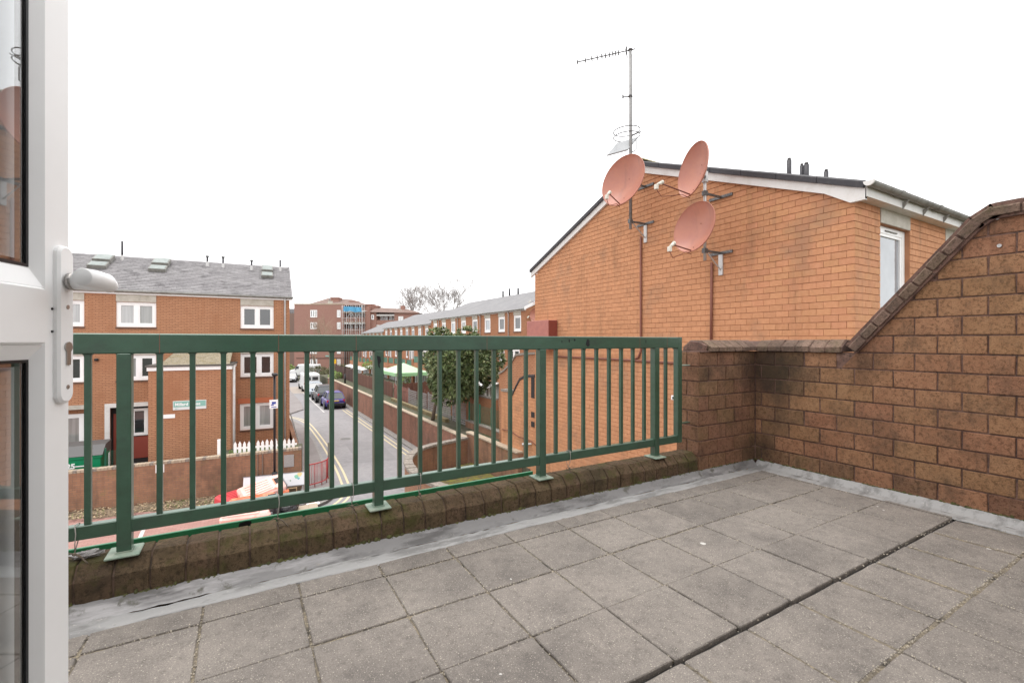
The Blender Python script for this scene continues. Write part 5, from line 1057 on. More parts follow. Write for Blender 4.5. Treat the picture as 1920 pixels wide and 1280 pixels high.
# ============================================================ vehicles
def car(label, x, y, rz, L, Wd, H, paint, kind='hatch', cat='car', front=True, plate=m_yel, group='vehicles parked along the road'):
    T = MX.Translation((x, y, G+.004)) @ MX.Rotation(rz, 4, 'Z'); t = thing('parked_van' if cat == 'van' else 'parked_car', label, cat, (0, 0, 0), group=group, mat=T)
    h = L/2; w_ = Wd/2; belt = {'hatch': .60, 'suv': .62, 'van': .56}[kind]*H
    if kind == 'van': st = [(-h, .35, H*.90, .93), (-h+.12, .28, H*.97, 1), (h-1.9, .28, H*.97, 1), (h-1.25, .28, belt+.10, 1), (h-.35, .28, belt-.14, .97), (h-.06, .32, .75, .88), (h, .38, .6, .8)]
    else: st = [(-h, .42, belt*.82, .82), (-h+.10, .30, belt*.96, .93), (-h+.45, .25, belt, .99), (-.3, .22, belt, 1), (h-1.55, .22, belt, 1), (h-1.0, .24, belt*.96, .99), (h-.30, .26, belt*.82, .93), (h-.06, .30, belt*.62, .84), (h, .38, belt*.5, .76)]
    b = B(); vs_ = []; n = 10
    for (sx, z0, z1, k) in st:
        ww = w_*k; vs_ += [(sx, -ww*.93, z0), (sx, -ww, z0+.12), (sx, -ww*1.0, (z0+z1)/2), (sx, -ww*.975, z1-.12), (sx, -ww*.87, z1), (sx, ww*.87, z1), (sx, ww*.975, z1-.12), (sx, ww, (z0+z1)/2), (sx, ww, z0+.12), (sx, ww*.93, z0)]
    fs = [(i*n+k, i*n+(k+1) % n, (i+1)*n+(k+1) % n, (i+1)*n+k) for i in range(len(st)-1) for k in range(n)]+[tuple(range(n))[::-1], tuple(range((len(st)-1)*n, len(st)*n))]
    b.add(vs_, fs, T); b.sm = False; body = obj('body', b, paint, t)
    if kind != 'van':
        x0, x1, r0, r1 = (-h+.28, h-1.35, -h+.62, h-2.0) if kind == 'hatch' else (-h+.18, h-1.35, -h+.55, h-1.95)
        b = B(); wb_, wt = w_*.90, w_*.70
        P = [(x0, -wb_, belt-.02), (x1, -wb_, belt-.02), (x1, wb_, belt-.02), (x0, wb_, belt-.02), (r0, -wt, H-.07), (r1, -wt, H-.07), (r1, wt, H-.07), (r0, wt, H-.07)]
        b.add(P, [(0, 1, 5, 4), (1, 2, 6, 5), (2, 3, 7, 6), (3, 0, 4, 7)], T); obj('windows', b, m_cglass, t)
        b = B(); b.add([(r0-.04, -wt-.02, H-.075), (r1+.04, -wt-.02, H-.075), (r1+.04, wt+.02, H-.075), (r0-.04, wt+.02, H-.075), (r0+.12, -wt*.85, H), (r1-.15, -wt*.85, H), (r1-.15, wt*.85, H), (r0+.12, wt*.85, H)], [(4, 5, 6, 7), (0, 1, 5, 4), (1, 2, 6, 5), (2, 3, 7, 6), (3, 0, 4, 7)], T); obj('roof', b, paint, t)
        for s_ in (-1, 1):
            for (a, c) in (((x0, s_*(wb_+.01), belt-.02), (r0, s_*(wt+.012), H-.07)), ((x1, s_*(wb_+.01), belt-.02), (r1, s_*(wt+.012), H-.07)), (((x0+x1)/2-.1, s_*(wb_+.012), belt-.02), ((r0+r1)/2, s_*(wt+.014), H-.07))): obj('pillar', B().tube([a, c], .035, 4, T), paint, t)
    else:
        for s_ in (-1, 1): obj('side_window', B().box((h-2.1, s_*w_*1.0-.005, belt+.12), (h-1.5, s_*w_*1.0+.012, H*.82), T), m_cglass, t)
        b = B(); b.add([(h-1.88, -w_*.84, H*.95), (h-1.88, w_*.84, H*.95), (h-1.22, w_*.88, belt+.14), (h-1.22, -w_*.88, belt+.14)], [(0, 1, 2, 3)], T @ MX.Translation((.03, 0, .03))); obj('windscreen', b, m_cglass, t)
        for s_ in (-1, 1): obj('rear_window', B().box((-h-.015, min(s_*.08, s_*w_*.75), belt+.12), (-h+.03, max(s_*.08, s_*w_*.75), H*.80), T), m_cglass, t)
    for s_ in (-1, 1):
        for xx in (-h+.78, h-.82):
            b = B(); TT = T @ MX.Translation((xx, s_*(w_-.10), .32)) @ MX.Rotation(R(90), 4, 'X'); b.lathe([(0, -.11), (.28, -.11), (.32, -.09), (.33, 0), (.32, .09), (.28, .11), (0, .11)], 18, TT); wh = obj('wheel', b, m_rub, t)
            q = B(); q.lathe([(0, -.118), (.06, -.125), (.19, -.112), (.205, -.10)], 12, TT); q.lathe([(0, .118), (.06, .125), (.19, .112), (.205, .10)], 12, TT); obj('rim', q, m_galv, wh)
            obj('wheel_arch', B().lathe([(.0, s_*-.02), (.385, s_*-.02), (.385, s_*-.10), (0, s_*-.10)], 18, T @ MX.Translation((xx, s_*w_-s_*.015, .34)) @ MX.Rotation(R(90), 4, 'X')), m_black, t)
        zz = belt*.80
        obj('tail_light', B().bbox((-h+.02 if kind != 'van' else -h-.02, s_*w_*.78-.11, zz-.12), (-h+.16, s_*w_*.78+.11, zz+.10), .02, T), M('tail_red', (.45, .02, .03), .2) if not bpy.data.materials.get('tail_red') else bpy.data.materials['tail_red'], t)
        obj('headlight', B().bbox((h-.24, s_*w_*.70-.16, belt*.66-.08), (h-.04, s_*w_*.70+.14, belt*.66+.08), .03, T), m_glsky, t)
        obj('mirror', B().bbox((h-1.62, s_*(w_+.09)-.08, belt-.02), (h-1.48, s_*(w_+.09)+.08, belt+.15), .03, T), m_black, t)
    obj('bumper', B().bbox((-h-.06, -w_*.9, .32), (-h+.2, w_*.9, .58), .05, T), m_black if kind == 'suv' else paint, t)
    obj('front_bumper', B().bbox((h-.2, -w_*.82, .26), (h+.05, w_*.82, .50), .05, T), m_black, t)
    obj('grille', B().bbox((h-.05, -w_*.45, .52), (h+.01, w_*.45, .62), .01, T), m_black, t)
    obj('number_plate', B().box((-h-.075, -.26, .60 if kind != 'suv' else .74), (-h+.02, .26, .71 if kind != 'suv' else .85), T), M('plate_'+label[:4], (.62, .45, .12), .4), t)
    obj('front_plate', B().box((h+.0, -.26, .40), (h+.065, .26, .50), T), m_white, t); return t
up_ = R(90)
car('violet blue compact crossover car parked last, its back to us', 7.25, 46.9, up_, 4.1, 1.75, 1.58, carpaint('violet_paint', (.045, .028, .23)), 'suv')
car('dark grey tall car parked just ahead of the violet one', 7.15, 52.2, up_, 4.4, 1.8, 1.75, carpaint('charcoal_paint', (.035, .037, .045)), 'suv')
car('silver blue estate car parked between the dark car and the white van', 7.1, 58.3, -up_, 4.5, 1.8, 1.5, carpaint('silver_blue_paint', (.36, .40, .45)), 'hatch')
car('white panel van parked ahead of the silver blue car', 7.2, 65.2, up_, 5.4, 2.0, 2.3, carpaint('white_paint_van', (.74, .75, .75)), 'van', 'van')
car('silver hatchback with dark bumper facing us at the far junction', 6.15, 79.5, -up_-.15, 4.2, 1.75, 1.45, carpaint('silver_paint', (.45, .46, .47)), 'hatch')
car('white van at the far junction behind the silver hatchback', 9.2, 90, up_+.9, 5.2, 2.0, 2.3, carpaint('white_paint_van2', (.74, .75, .75)), 'van', 'van')
mh = thing('manhole_cover', 'dark round iron cover set in the road surface', 'cover', (6.0, 31, G))
obj('cover', B().prism([(5.6+.32*math.cos(k*.3927), 31+.32*math.sin(k*.3927)) for k in range(16)], 'z', G, G+.008), M('iron_cover', (.11, .105, .10), .6, [(20, (.18, .17, .16), .5, .6)]), mh)
obj('rim', B().prism([(5.6+.38*math.cos(k*.3927), 31+.38*math.sin(k*.3927)) for k in range(16)], 'z', G-.01, G+.004), m_kerb, mh)
struct('road_patch', B().prism([(5.1, 24.5), (7.0, 24.2), (7.3, 29.3), (5.3, 29.5)], 'z', G, G+.003), M('patched_asphalt', (.225, .215, .22), .9, [(2, (.26, .25, .25), .4, .7)], bump=(100, .4, .006)))
# ============================================================ dumped rubbish by the corner
def barrier(label, T, m, edge):
    t = thing('road_barrier', label, 'barrier', (0, 0, 0), group='plastic road barriers dumped in the bay', mat=T)
    obj('body', B().bbox((-.75, -.42, 0), (.75, .42, .34), .07, T), m, t)
    b = B(); b.bbox((-.68, -.36, .335), (.40, .30, .37), .02, T); obj('panel', b, m, t)
    for i in range(5): obj('rib', B().bbox((-.55+i*.0, -.28+i*.12, .372), (.30, -.24+i*.12, .392), .006, T), m, t)
    obj('lip', B().bbox((-.80, -.50, -.03), (.80, -.38, .10), .02, T), edge, t)
    obj('slot', B().box((.46, -.14, .335), (.66, .14, .353), T), m_dark, t); b = B(); b.box((.43, -.18, .34), (.459, .18, .36), T); b.box((.661, -.18, .34), (.69, .18, .36), T); obj('slot_rim', b, edge, t)
    obj('end_cap', B().bbox((.752, -.34, .03), (.80, .34, .30), .01, T), m_grey, t); return t
barrier('faded pink plastic barrier lying flat, lowest and nearest of the heap', MX.Translation((.05, 18.0, G+.25)) @ MX.Rotation(R(-8), 4, 'Z') @ MX.Rotation(R(9), 4, 'X'), m_bar1, m_bar2)
barrier('pink plastic barrier with a square hole tilted up behind the lowest one', MX.Translation((.55, 19.75, G+.55)) @ MX.Rotation(R(14), 4, 'Z') @ MX.Rotation(R(-12), 4, 'Y') @ MX.Rotation(R(26), 4, 'X'), m_bar1, m_bar2)
barrier('crimson plastic barrier mostly hidden under the pink ones', MX.Translation((-.2, 20.3, G+.2)) @ MX.Rotation(R(35), 4, 'Z') @ MX.Rotation(R(10), 4, 'X'), m_bar3, m_bar2)
barrier('orange-red plastic barrier between the two pink ones', MX.Translation((.25, 18.95, G+.3)) @ MX.Rotation(R(5), 4, 'Z') @ MX.Rotation(R(5), 4, 'X'), m_bar2, m_bar2)
def board(label, x, y, w2, h2, rz, tilt, z=G+.55, mark=False):
    T = MX.Translation((x, y, z)) @ MX.Rotation(rz, 4, 'Z') @ MX.Rotation(tilt, 4, 'X'); t = thing('whiteboard', label, 'whiteboard', (0, 0, 0), mat=T)
    obj('panel', B().box((0, 0, 0), (w2, .03, h2), T), m_wb, t); b = B(); b.box((-.02, -.01, h2), (w2+.02, .04, h2+.03), T); b.box((-.02, -.01, -.03), (w2+.02, .04, 0), T); obj('frame', b, m_grey, t)
    if mark:
        for (u, v, r_, c) in ((.62, .42, .09, (.75, .6, .3)), (.5, .34, .08, (.25, .55, .4)), (.58, .26, .05, (.2, .5, .55)), (.28, .2, .03, (.3, .4, .3))): obj('paint_mark', B().prism([(u+r_*math.cos(k)*(1+.2*math.sin(3*k)), v+r_*math.sin(k)) for k in [i*.63 for i in range(10)]], 'y', -.004, -.001, T), M('mark', c, .6), t)
    return t
board('long blank whiteboard leaning on the garden wall', -.1, 20.95, 1.5, .62, R(-9), R(-18), G+.28)
wb2 = board('smaller whiteboard smeared with green and yellow paint', 1.3, 20.72, .85, .5, R(-9), R(-22), G+.42, True)
for u in (.9, 1.95): obj('leg', B().tube([(1.25+u*.4, 20.6, G+.1), (1.25+u*.4, 20.8, G+.45)], .02, 5), m_galv, wb2)
ez = thing('wooden_frame', 'small pale wooden easel frame standing below the painted whiteboard', 'frame', (1.45, 21.2, G+.11))
for (a, c) in (((1.4, 20.1, G+.1), (1.43, 20.1, G+.5)), ((1.78, 20.15, G+.1), (1.76, 20.15, G+.48)), ((1.4, 20.1, G+.48), (1.78, 20.15, G+.46)), ((1.4, 20.1, G+.25), (1.78, 20.15, G+.25))): obj('rail', B().tube([a, c], .016, 5), m_wood, ez)
obj('board', B().box((.6, 20.45, G+.11), (1.95, 20.5, G+.42)), M('dark_brown_board2', (.10, .07, .04), .8), ez)
def bag(label, c, r, seed):
    rn = random.Random(seed); n = 14; m_ = 9; vs_ = []
    for i in range(m_+1):
        ph = PI*i/m_
        for k in range(n):
            a = 2*PI*k/n; j = 1+rn.uniform(-.16, .16)*(math.sin(ph)); vs_.append((c[0]+r[0]*math.sin(ph)*math.cos(a)*j, c[1]+r[1]*math.sin(ph)*math.sin(a)*j, c[2]-r[2]*math.cos(ph)*(1 if ph > 1.57 else .8)+(.06 if i == m_ else 0)))
    b = B(); b.v = vs_; b.f = [(i*n+k, i*n+(k+1) % n, (i+1)*n+(k+1) % n, (i+1)*n+k) for i in range(m_) for k in range(n)]; t = thing('rubbish_bag', label, 'bag', (c[0], c[1], c[2]-r[2]*.8), group='black rubbish bags in the heap')
    obj('sack', b, m_bag, t); obj('knot', B().lathe([(.05, -.03), (.03, .02), (.07, .09), (.02, .1)], 7, MX.Translation((c[0], c[1], c[2]+r[2]))), m_bag, t)
bag('black rubbish bag slumped to the right of the pink barriers', (1.28, 18.25, G+.33), (.42, .38, .28), 1); bag('tall black rubbish bag squeezed against the end of the lowest barrier', (.86, 17.85, G+.45), (.2, .3, .48), 2)
bag('small black rubbish bag in front of the tall one', (1.0, 18.6, G+.35), (.2, .22, .22), 4)
bx = thing('cardboard_box', 'open grey-brown cardboard box right of the black bags', 'box', (1.75, 18.1, G+.1)); T = MX.Translation((1.8, 18.2, G+.11)) @ MX.Rotation(R(-4), 4, 'Z')
obj('body', B().box((-.3, -.35, 0), (.5, .35, .12), T), m_card, bx); obj('flap', B().box((.2, -.35, .121), (.5, .35, .14), T), m_card, bx)
tag(obj('storage_tray', B().bbox((1.25, 18.95, G+.11), (1.95, 19.5, G+.36), .03), m_wb), 'white plastic tray behind the black bags', 'tray')
tag(obj('toy_box', B().bbox((2.0, 19.0, G+.11), (2.35, 19.3, G+.34), .03), M('orange_printed_card', (.75, .35, .15), .6, [(7, (.65, .5, .5), .5, .6)])), 'orange and pink printed box on the kerb corner', 'box')
tag(obj('blue_tub', B().bbox((1.9, 19.4, G+.11), (2.15, 19.62, G+.38), .03), M('navy_plastic', (.05, .07, .25), .4)), 'small navy blue tub beside the printed box', 'tub')
tag(obj('paper_sheet', B().box((2.0, 18.75, G+.112), (2.45, 19.0, G+.13)), m_white), 'white sheet lying under the orange printed box', 'paper')
# ============================================================ terrace: building below, deck, slabs
AX, PY = 4.3, 2.66        # right wall face, parapet face
tb_ = thing('lower_building', 'brick storeys carrying the roof terrace', 'building', (0, 0, G))
obj('wall', B().box((-3.2, -6, G), (4.50, 2.965, D-.02)), m_bt_ter, tb_)
struct('terrace_floor', B().box((-3.19, -.34, D-.0195), (4.29, 2.64, D-.0185)), M('dark_gap_floor', (.03, .028, .026), .9))  # floor coloured near black so the open slab gap looks deep in shade
for (p0, q0) in [((-3.15, y-.012), (4.17, y+.012)) for y in (-.008, .385, 1.564, 1.957, 2.35)]: pass
tp_ = thing('paving', 'grey concrete paving slabs laid over the terrace floor', 'paving', (0, 0, D-.01)); del tp_['category']; del tp_['label']; tp_['kind'] = 'structure'
xs = [.226+.3903*k for k in range(-9, 11)]+[4.172]; ys = [1.171+.393*k for k in range(-4, 4)]+[2.515]
smesh = {}
def slab(x0, x1, y0, y1, z, tilt=True):
    k = (round(x1-x0, 3), round(y1-y0, 3)); q = smesh.setdefault(k, [])
    if len(q) < 4:
        w2, d2 = (x1-x0)/2, (y1-y0)/2; j = lambda: random.uniform(-.0035, .0035)
        cs = [(-w2+j(), -d2+j()), (w2+j(), -d2+j()), (w2+j(), d2+j()), (-w2+j(), d2+j())]; b = B(); pts = []
        for i in range(4):      # worn corners and slightly ragged arrises
            a, c = V(cs[i]), V(cs[(i+1) % 4]); pts += [a.lerp(c, .015)]+[a.lerp(c, t)+V((c-a).orthogonal()).normalized()*random.uniform(-.0022, .0022) for t in (.2, .4, .6, .8)]+[a.lerp(c, .985)]
        n = len(pts); b.add([(p.x, p.y, -.045) for p in pts]+[(p.x, p.y, -.004) for p in pts]+[(p.x*.985, p.y*.985, 0) for p in pts], [(r*n+i, r*n+(i+1) % n, (r+1)*n+(i+1) % n, (r+1)*n+i) for r in range(2) for i in range(n)]+[tuple(range(2*n, 3*n))])
        me = bpy.data.meshes.new('paving_slab'); me.from_pydata(b.v, [], b.f); me.update(); me.materials.append(m_slab); q.append(me)
    me = random.choice(q); t = .004 if tilt else 0
    link('paving_slab', me, m_slab, tp_, MX.Translation(((x0+x1)/2, (y0+y1)/2, z)) @ MX.Rotation(random.uniform(-t, t), 4, 'X') @ MX.Rotation(random.uniform(-t, t), 4, 'Y'))
for j in range(len(ys)-1):
    y0, y1 = ys[j], ys[j+1]; g0 = .005; g1 = .005; dz = 0; sh = 0
    if abs(y1-1.171) < .01: g1 = .008; dz = -.007; sh = .028
    if abs(y0-1.171) < .01: g0 = .006; dz = .005
    if abs(y1-.778) < .01: g1 = .010; dz = -.002; sh = .02
    if j < 2: sh = .02
    for i in range(len(xs)-1):
        x0, x1 = xs[i]+sh, xs[i+1]+sh
        if i == len(xs)-2: x1 = xs[-1]
        if x1-x0 < .04: continue
        slab(x0+.0045, min(x1, 4.172)-.0045, y0+g0, y1-g1, D+dz+random.uniform(-.0015, .0015))
# sand filling the joints, all but the open gap in the third row
for y in ys[:-1]:
    if abs(y-1.171) < .01: continue
    obj('joint_sand', B().box((-3.15, y-.014, D-.018), (4.17, y+.014, D-.0065 if y > 1 else D-.009)), m_grit, tp_)
for i, x in enumerate(xs):
    if i == len(xs)-1: continue
    obj('joint_sand', B().box((x-.010, 1.186, D-.0181), (x+.010, 2.5, D-.0066)), m_grit, tp_); obj('joint_sand', B().box((x+.012, -.33, D-.0182), (x+.034, 1.150, D-.0068)), m_grit, tp_)
# sandy grit lying in the joints
gr = B()
for k in range(11000):
    if random.random() < .55: x = random.uniform(-2.2, 4.15); y = random.choice(ys[:-1])+random.gauss(0, .007)
    else: y = random.uniform(-.3, 2.5); x = random.choice(xs)+random.gauss(0, .006)+(.024 if y < 1.171 else 0)
    if abs(y-1.171) < .02 and random.random() < (.95 if x < 2.6 else .6): continue
    s_ = random.uniform(.0012, .0036); z = D+.001-random.random()*.004
    gr.add([(x-s_, y-s_, z), (x+s_, y-s_, z), (x+s_*.6, y+s_, z), (x-s_*.8, y+s_*.7, z), (x, y, z+s_*1.5)], [(0, 1, 4), (1, 2, 4), (2, 3, 4), (3, 0, 4)])
tag(obj('joint_grit', gr, islands(M('pale_grit', (.36, .32, .26), .95), .45)), 'pale grit lying in the joints of the paving slabs', 'grit', kind='stuff')
# dressed flashing strip round the terrace edge: whitish flat band and grey fillet
def strip(prof, along, a, b_, mat, name, parent, amp=.004):
    n = int(abs(b_-a)/.03); bb = B()
    for i in range(n+1):
        t = a+(b_-a)*i/n
        for j, (p, z) in enumerate(prof):
            e = (j in (0, len(prof)-1)); dp = random.gauss(0, amp*.5 if e else .0012)+(amp*1.6*math.sin(t*7.3+j)*math.sin(t*2.9) if e else 0); dz = random.gauss(0, .0012)+(amp*.8*math.sin(t*9+j)*math.sin(t*3.3) if j == len(prof)-1 else 0)
            bb.v.append((t, p+dp, z+dz) if along == 'x' else (p+dp, t, z+dz))
    m_ = len(prof); bb.f = [(i*m_+j, (i+1)*m_+j, (i+1)*m_+j+1, i*m_+j+1) for i in range(n) for j in range(m_-1)]; return obj(name, bb, mat, parent, smooth=True)
ls = thing('flashing', 'grey and white weathered lead flashing dressed along the foot of the parapet and right wall', 'flashing', (0, 2.6, D))
strip([(2.498, D-.006), (2.50, D+.002), (2.53, D+.005), (2.56, D+.006), (2.59, D+.008)], 'x', -3.1, 4.2, m_leadw, 'flat_band', ls, .005)
strip([(2.590, D+.0075), (2.605, D+.012), (2.625, D+.030), (2.645, D+.050), (2.654, D+.058), (2.668, D+.060)], 'x', -3.1, 4.25, m_lead, 'fillet', ls, .003)
strip([(4.150, D-.006), (4.152, D+.003), (4.18, D+.006), (4.205, D+.007), (4.225, D+.009)], 'y', -.3, 2.59, m_leadw, 'flat_band', ls, .003)
strip([(4.225, D+.0085), (4.24, D+.012), (4.262, D+.030), (4.282, D+.048), (4.292, D+.055), (4.308, D+.057)], 'y', -.3, 2.63, m_leadw, 'fillet', ls, .003)
ms = B()
for (al, a, b_, f0) in (('x', -3.0, 4.28, PY), ('y', -.2, 2.64, AX)):
    t = a
    while t < b_:
        w_ = random.uniform(.015, .05); h_ = random.uniform(.004, .022)*(1.3 if random.random() < .3 else .8); z = D+.052
        if random.random() < (.9 if al == 'x' else .75):
            if al == 'x': ms.add([(t, f0-.004, z), (t+w_, f0-.004, z), (t+w_*.8, f0+.001, z+h_), (t+w_*.2, f0+.001, z+h_*.8), (t+w_*.5, f0-.010, z+h_*.3)], [(0, 1, 4), (1, 2, 4), (2, 3, 4), (3, 0, 4)])
            else: ms.add([(f0-.004, t, z), (f0-.004, t+w_, z), (f0+.001, t+w_*.8, z+h_), (f0+.001, t+w_*.2, z+h_*.8), (f0-.010, t+w_*.5, z+h_*.3)], [(0, 1, 4), (1, 2, 4), (2, 3, 4), (3, 0, 4)])
        t += w_*.7
tag(obj('moss', ms, m_moss), 'dark green moss line growing along the top edge of the flashing', 'moss', kind='stuff')

# ------------------------------------------------------------ parapet with chamfered coping bricks
def block(prof, mk, a, b_, ch=.005, jit=.0025):
    """a coping brick: profile run from a to b_, its end arrises eased"""
    n = len(prof); cx = sum(p[0] for p in prof)/n; cz = sum(p[1] for p in prof)/n; bb = B(); pr = [(p[0]+random.uniform(-jit, jit), p[1]+random.uniform(-jit, jit)) for p in prof]
    def ins(p): d = V((cx-p[0], cz-p[1])).normalized()*ch; return (p[0]+d.x, p[1]+d.y)
    for (t, f) in ((a, ins), (a+ch, lambda p: p), ((a+b_)/2, lambda p: (p[0]+random.uniform(-.0015, .0015), p[1]+random.uniform(-.002, .001))), (b_-ch, lambda p: p), (b_, ins)): bb.v += [mk(t+random.uniform(-.001, .001), f(p)) for p in pr]
    bb.f = [(r*n+i, r*n+(i+1) % n, (r+1)*n+(i+1) % n, (r+1)*n+i) for r in range(4) for i in range(n)]+[tuple(range(n)), tuple(range(4*n, 5*n))]; return bb
m_mortc = M('coping_mortar', (.12, .078, .055), .95, [(11, (.05, .036, .026), .42, .6), (4, (.27, .165, .13), .56, .7)], bump=(90, .8, .006))
pw = thing('parapet_wall', 'low mossy brick parapet with chamfered coping bricks under the green railing', 'wall', (0, PY, D))
prof = [(PY, D+.02), (PY, -1.050), (PY+.004, -1.042), (PY+.054, -.990), (PY+.064, -.985), (PY+.185, -.987), (PY+.305, -1.052), (PY+.312, D+.02)]
ins_p = [(PY+.009, D), (PY+.009, -1.052), (PY+.064, -.994), (PY+.185, -.996), (PY+.303, -1.057), (PY+.306, D)]
obj('mortar', B().prism(ins_p, 'x', -3.18, 3.455), m_mortc, pw)
x = -3.15
while x < 3.44:
    L = .1325+random.uniform(-.003, .003); e = min(x+L-.008, 3.453); dy = random.uniform(-.003, .003); dz = random.uniform(-.003, .003)
    obj('coping_brick', block([(p[0]+dy, p[1]+dz) for p in prof], lambda t, p: (t, p[0], p[1]), x, e), m_cop, pw); x += L
gf = thing('edge_trim', 'bright green painted metal trim along the outer edge of the parapet, left part', 'trim', (0, 2.99, -1.03))
obj('strip', B().bbox((-3.1, 2.984, -1.055), (1.93, 2.999, -1.006), .003), m_fascia, gf)
obj('bare_patch', B().prism([(.0-.035, -1.040), (-.015, -1.043), (.03, -1.038), (.028, -1.016), (.0, -1.012), (-.03, -1.018)], 'y', 2.9825, 2.9838), m_chip, gf)
# ------------------------------------------------------------ pier and right-hand wall
tw = thing('terrace_wall', 'rough brown brick wall on the right, low beside the pier and sweeping up along a sloping coping', 'wall', (AX, 1, D))
path = [(2.66, -.005), (1.88, -.02), (1.136, .857), (1.03, .925), (.88, .926), (-.34, .93)]
obj('mortar', B().prism([(-.34, D), (2.70, D), (2.70, -.095), (1.9, -.095), (1.845, -.11), (1.09, .78), (1.0, .835), (-.34, .84)], 'x', AX+.008, AX+.22), m_mort, tw)
FW = frame((AX, 0, 0), (0, 1, 0), (-1, 0, 0))
def wclip(c):
    if c > 1.86: return [(0, 1, -.097)]
    k = (.857+.02)/(1.136-1.88)
    return [(-k, 1, -.02+k*-1.88-.105*math.hypot(1, k)), (0, 1, .828), (-(.925-.857)/(1.03-1.136), 1, .857-1.136*(.925-.857)/(1.03-1.136)-.10*1.2)]
brickwork(tw, FW, -.34, 2.66, -1.15-.1325, .84, .26, .1325, wclip, near=V((2.5, 1.3, 0)), mat=m_tb, joint=.011, proud=.0, singles=299, shift=.05)
pr_ = thing('brick_pier', 'stained brown brick pier between the railing end and the corner of the right wall', 'wall', (3.9, 2.78, D))
obj('mortar', B().box((3.47, PY+.008, D), (AX+.006, 2.90, -.094)), m_mort, pr_)
brickwork(pr_, frame((0, PY, 0), (1, 0, 0), (0, -1, 0)), 3.46, AX-.001, -1.15, -.092, .2475, .1325, near=V((3.9, 2.6, -.5)), mat=m_tbd, joint=.010, proud=.0, shift=.11)
brickwork(pr_, frame((3.462, 0, 0), (0, 1, 0), (-1, 0, 0)), PY+.002, 2.905, -1.15, -.092, .2475, .1325, near=V((3.9, 2.6, -.5)), mat=m_tbd, joint=.010, proud=.0)
bpy.context.view_layer.update()
for o in [x for x in C.objects if x.parent == tw and x.name.startswith('brick')]:
    p = W[o].translation
    if (p.y > 2.25 and random.random() < .8) or (p.y > 1.75 and p.z > -.35 and random.random() < .7) or (p.z < -1.0 and random.random() < .55):
        o.material_slots[0].link = 'OBJECT'; o.material_slots[0].material = m_tbd
# coping: pier
cpf = [(-.03, -.090), (-.03, -.052), (.065, .012), (.19, .012), (.275, -.052), (.275, -.09)]
obj('mortar', B().prism([(PY-.02, -.088), (PY-.02, -.054), (PY+.07, .002), (PY+.185, .002), (PY+.265, -.054), (PY+.265, -.088)], 'x', 3.60, AX+.1), m_mortd, pr_)
x = 3.59
while x < AX-.02:
    e = min(x+.118, AX+.02); obj('coping_brick', block([(PY+p[0], p[1]) for p in cpf], lambda t, p: (t, p[0], p[1]), x, e-.007), m_copr, pr_); x += .118
obj('broken_end', block([(PY+.01, -.088), (PY+.0, -.04), (PY+.07, -.004), (PY+.17, .0), (PY+.24, -.05), (PY+.25, -.088)], lambda t, p: (t, p[0], p[1]), 3.555, 3.588, .012, .008), m_mort, pr_)
obj('mortar_bed', B().bbox((3.48, PY-.012, -.096), (3.62, PY+.24, -.086), .003), m_mort, pr_)
# coping: right wall low run, slope and flat top
def run(pts, pitch, prof, par, mat, gap=.009):
    for i in range(len(pts)-1):
        a, c = V(pts[i]), V(pts[i+1]); L = (c-a).length; n = max(1, round(L/pitch)); d = (c-a)/L; nn_ = V((d.y, -d.x)); 
        if nn_.y < 0: nn_ = -nn_
        for k in range(n):
            t0, t1 = L*k/n+gap/2, L*(k+1)/n-gap/2; dz = random.uniform(-.004, .004)
            mk = lambda t, p, a=a, d=d, nn_=nn_, dz=dz: (p[0], a.x+d.x*t+nn_.x*(p[1]+dz), a.y+d.y*t+nn_.y*(p[1]+dz))
            obj('coping_brick', block(prof, mk, t0, t1, .006, .004), mat, par)
lowp = [(AX-.03, -.088), (AX-.03, -.045), (AX+.06, .018), (AX+.17, .018), (AX+.25, -.045), (AX+.25, -.088)]
run([(2.645, -.004), (1.905, -.006)], .1325, lowp, tw, m_copr)
slp = [(AX-.045, -.098), (AX-.052, -.045), (AX+.03, .006), (AX+.19, .006), (AX+.26, -.045), (AX+.255, -.098)]
run(path[1:], .1335, slp, tw, m_copr, .011)
mm = B(); pts = path[1:]
for i in range(len(pts)-1):
    a, c = V(pts[i]), V(pts[i+1]); d = (c-a).normalized(); nn_ = V((d.y, -d.x)); nn_ = nn_ if nn_.y > 0 else -nn_
    q = [a-nn_*.115, c-nn_*.115, c-nn_*.012, a-nn_*.012]; mm.prism([(v.x, v.y) for v in q], 'x', AX-.028, AX+.235)
obj('mortar', mm, m_mort, tw); mm = B(); mm.prism([(2.66, -.088), (1.9, -.088), (1.9, .0), (2.66, .0)], 'x', AX-.02, AX+.2); obj('mortar', B().prism([(AX-.02, -.086), (AX-.02, -.050), (AX+.065, .006), (AX+.165, .006), (AX+.24, -.05), (AX+.24, -.086)], 'y', 1.9, 2.93), m_mortd, tw)
for (y, z) in ((.995, .815), (.985, .63)):
    w_ = obj('wall_plug', B().lathe([(.0, 0), (.004, 0), (.005, .006), (.011, .006), (.012, 0)], 12, MX.Translation((AX-.008, y, z)) @ MX.Rotation(R(-90), 4, 'Y')), m_galv, tw)
# left end of the terrace, out of the frame
lw = thing('terrace_wall', 'matching brown brick wall closing the terrace on the left behind the open door', 'wall', (-3.1, 1, D))
obj('wall', B().box((-3.42, -.34, D-.3), (-3.2, 2.98, 0)), m_bt_home, lw)
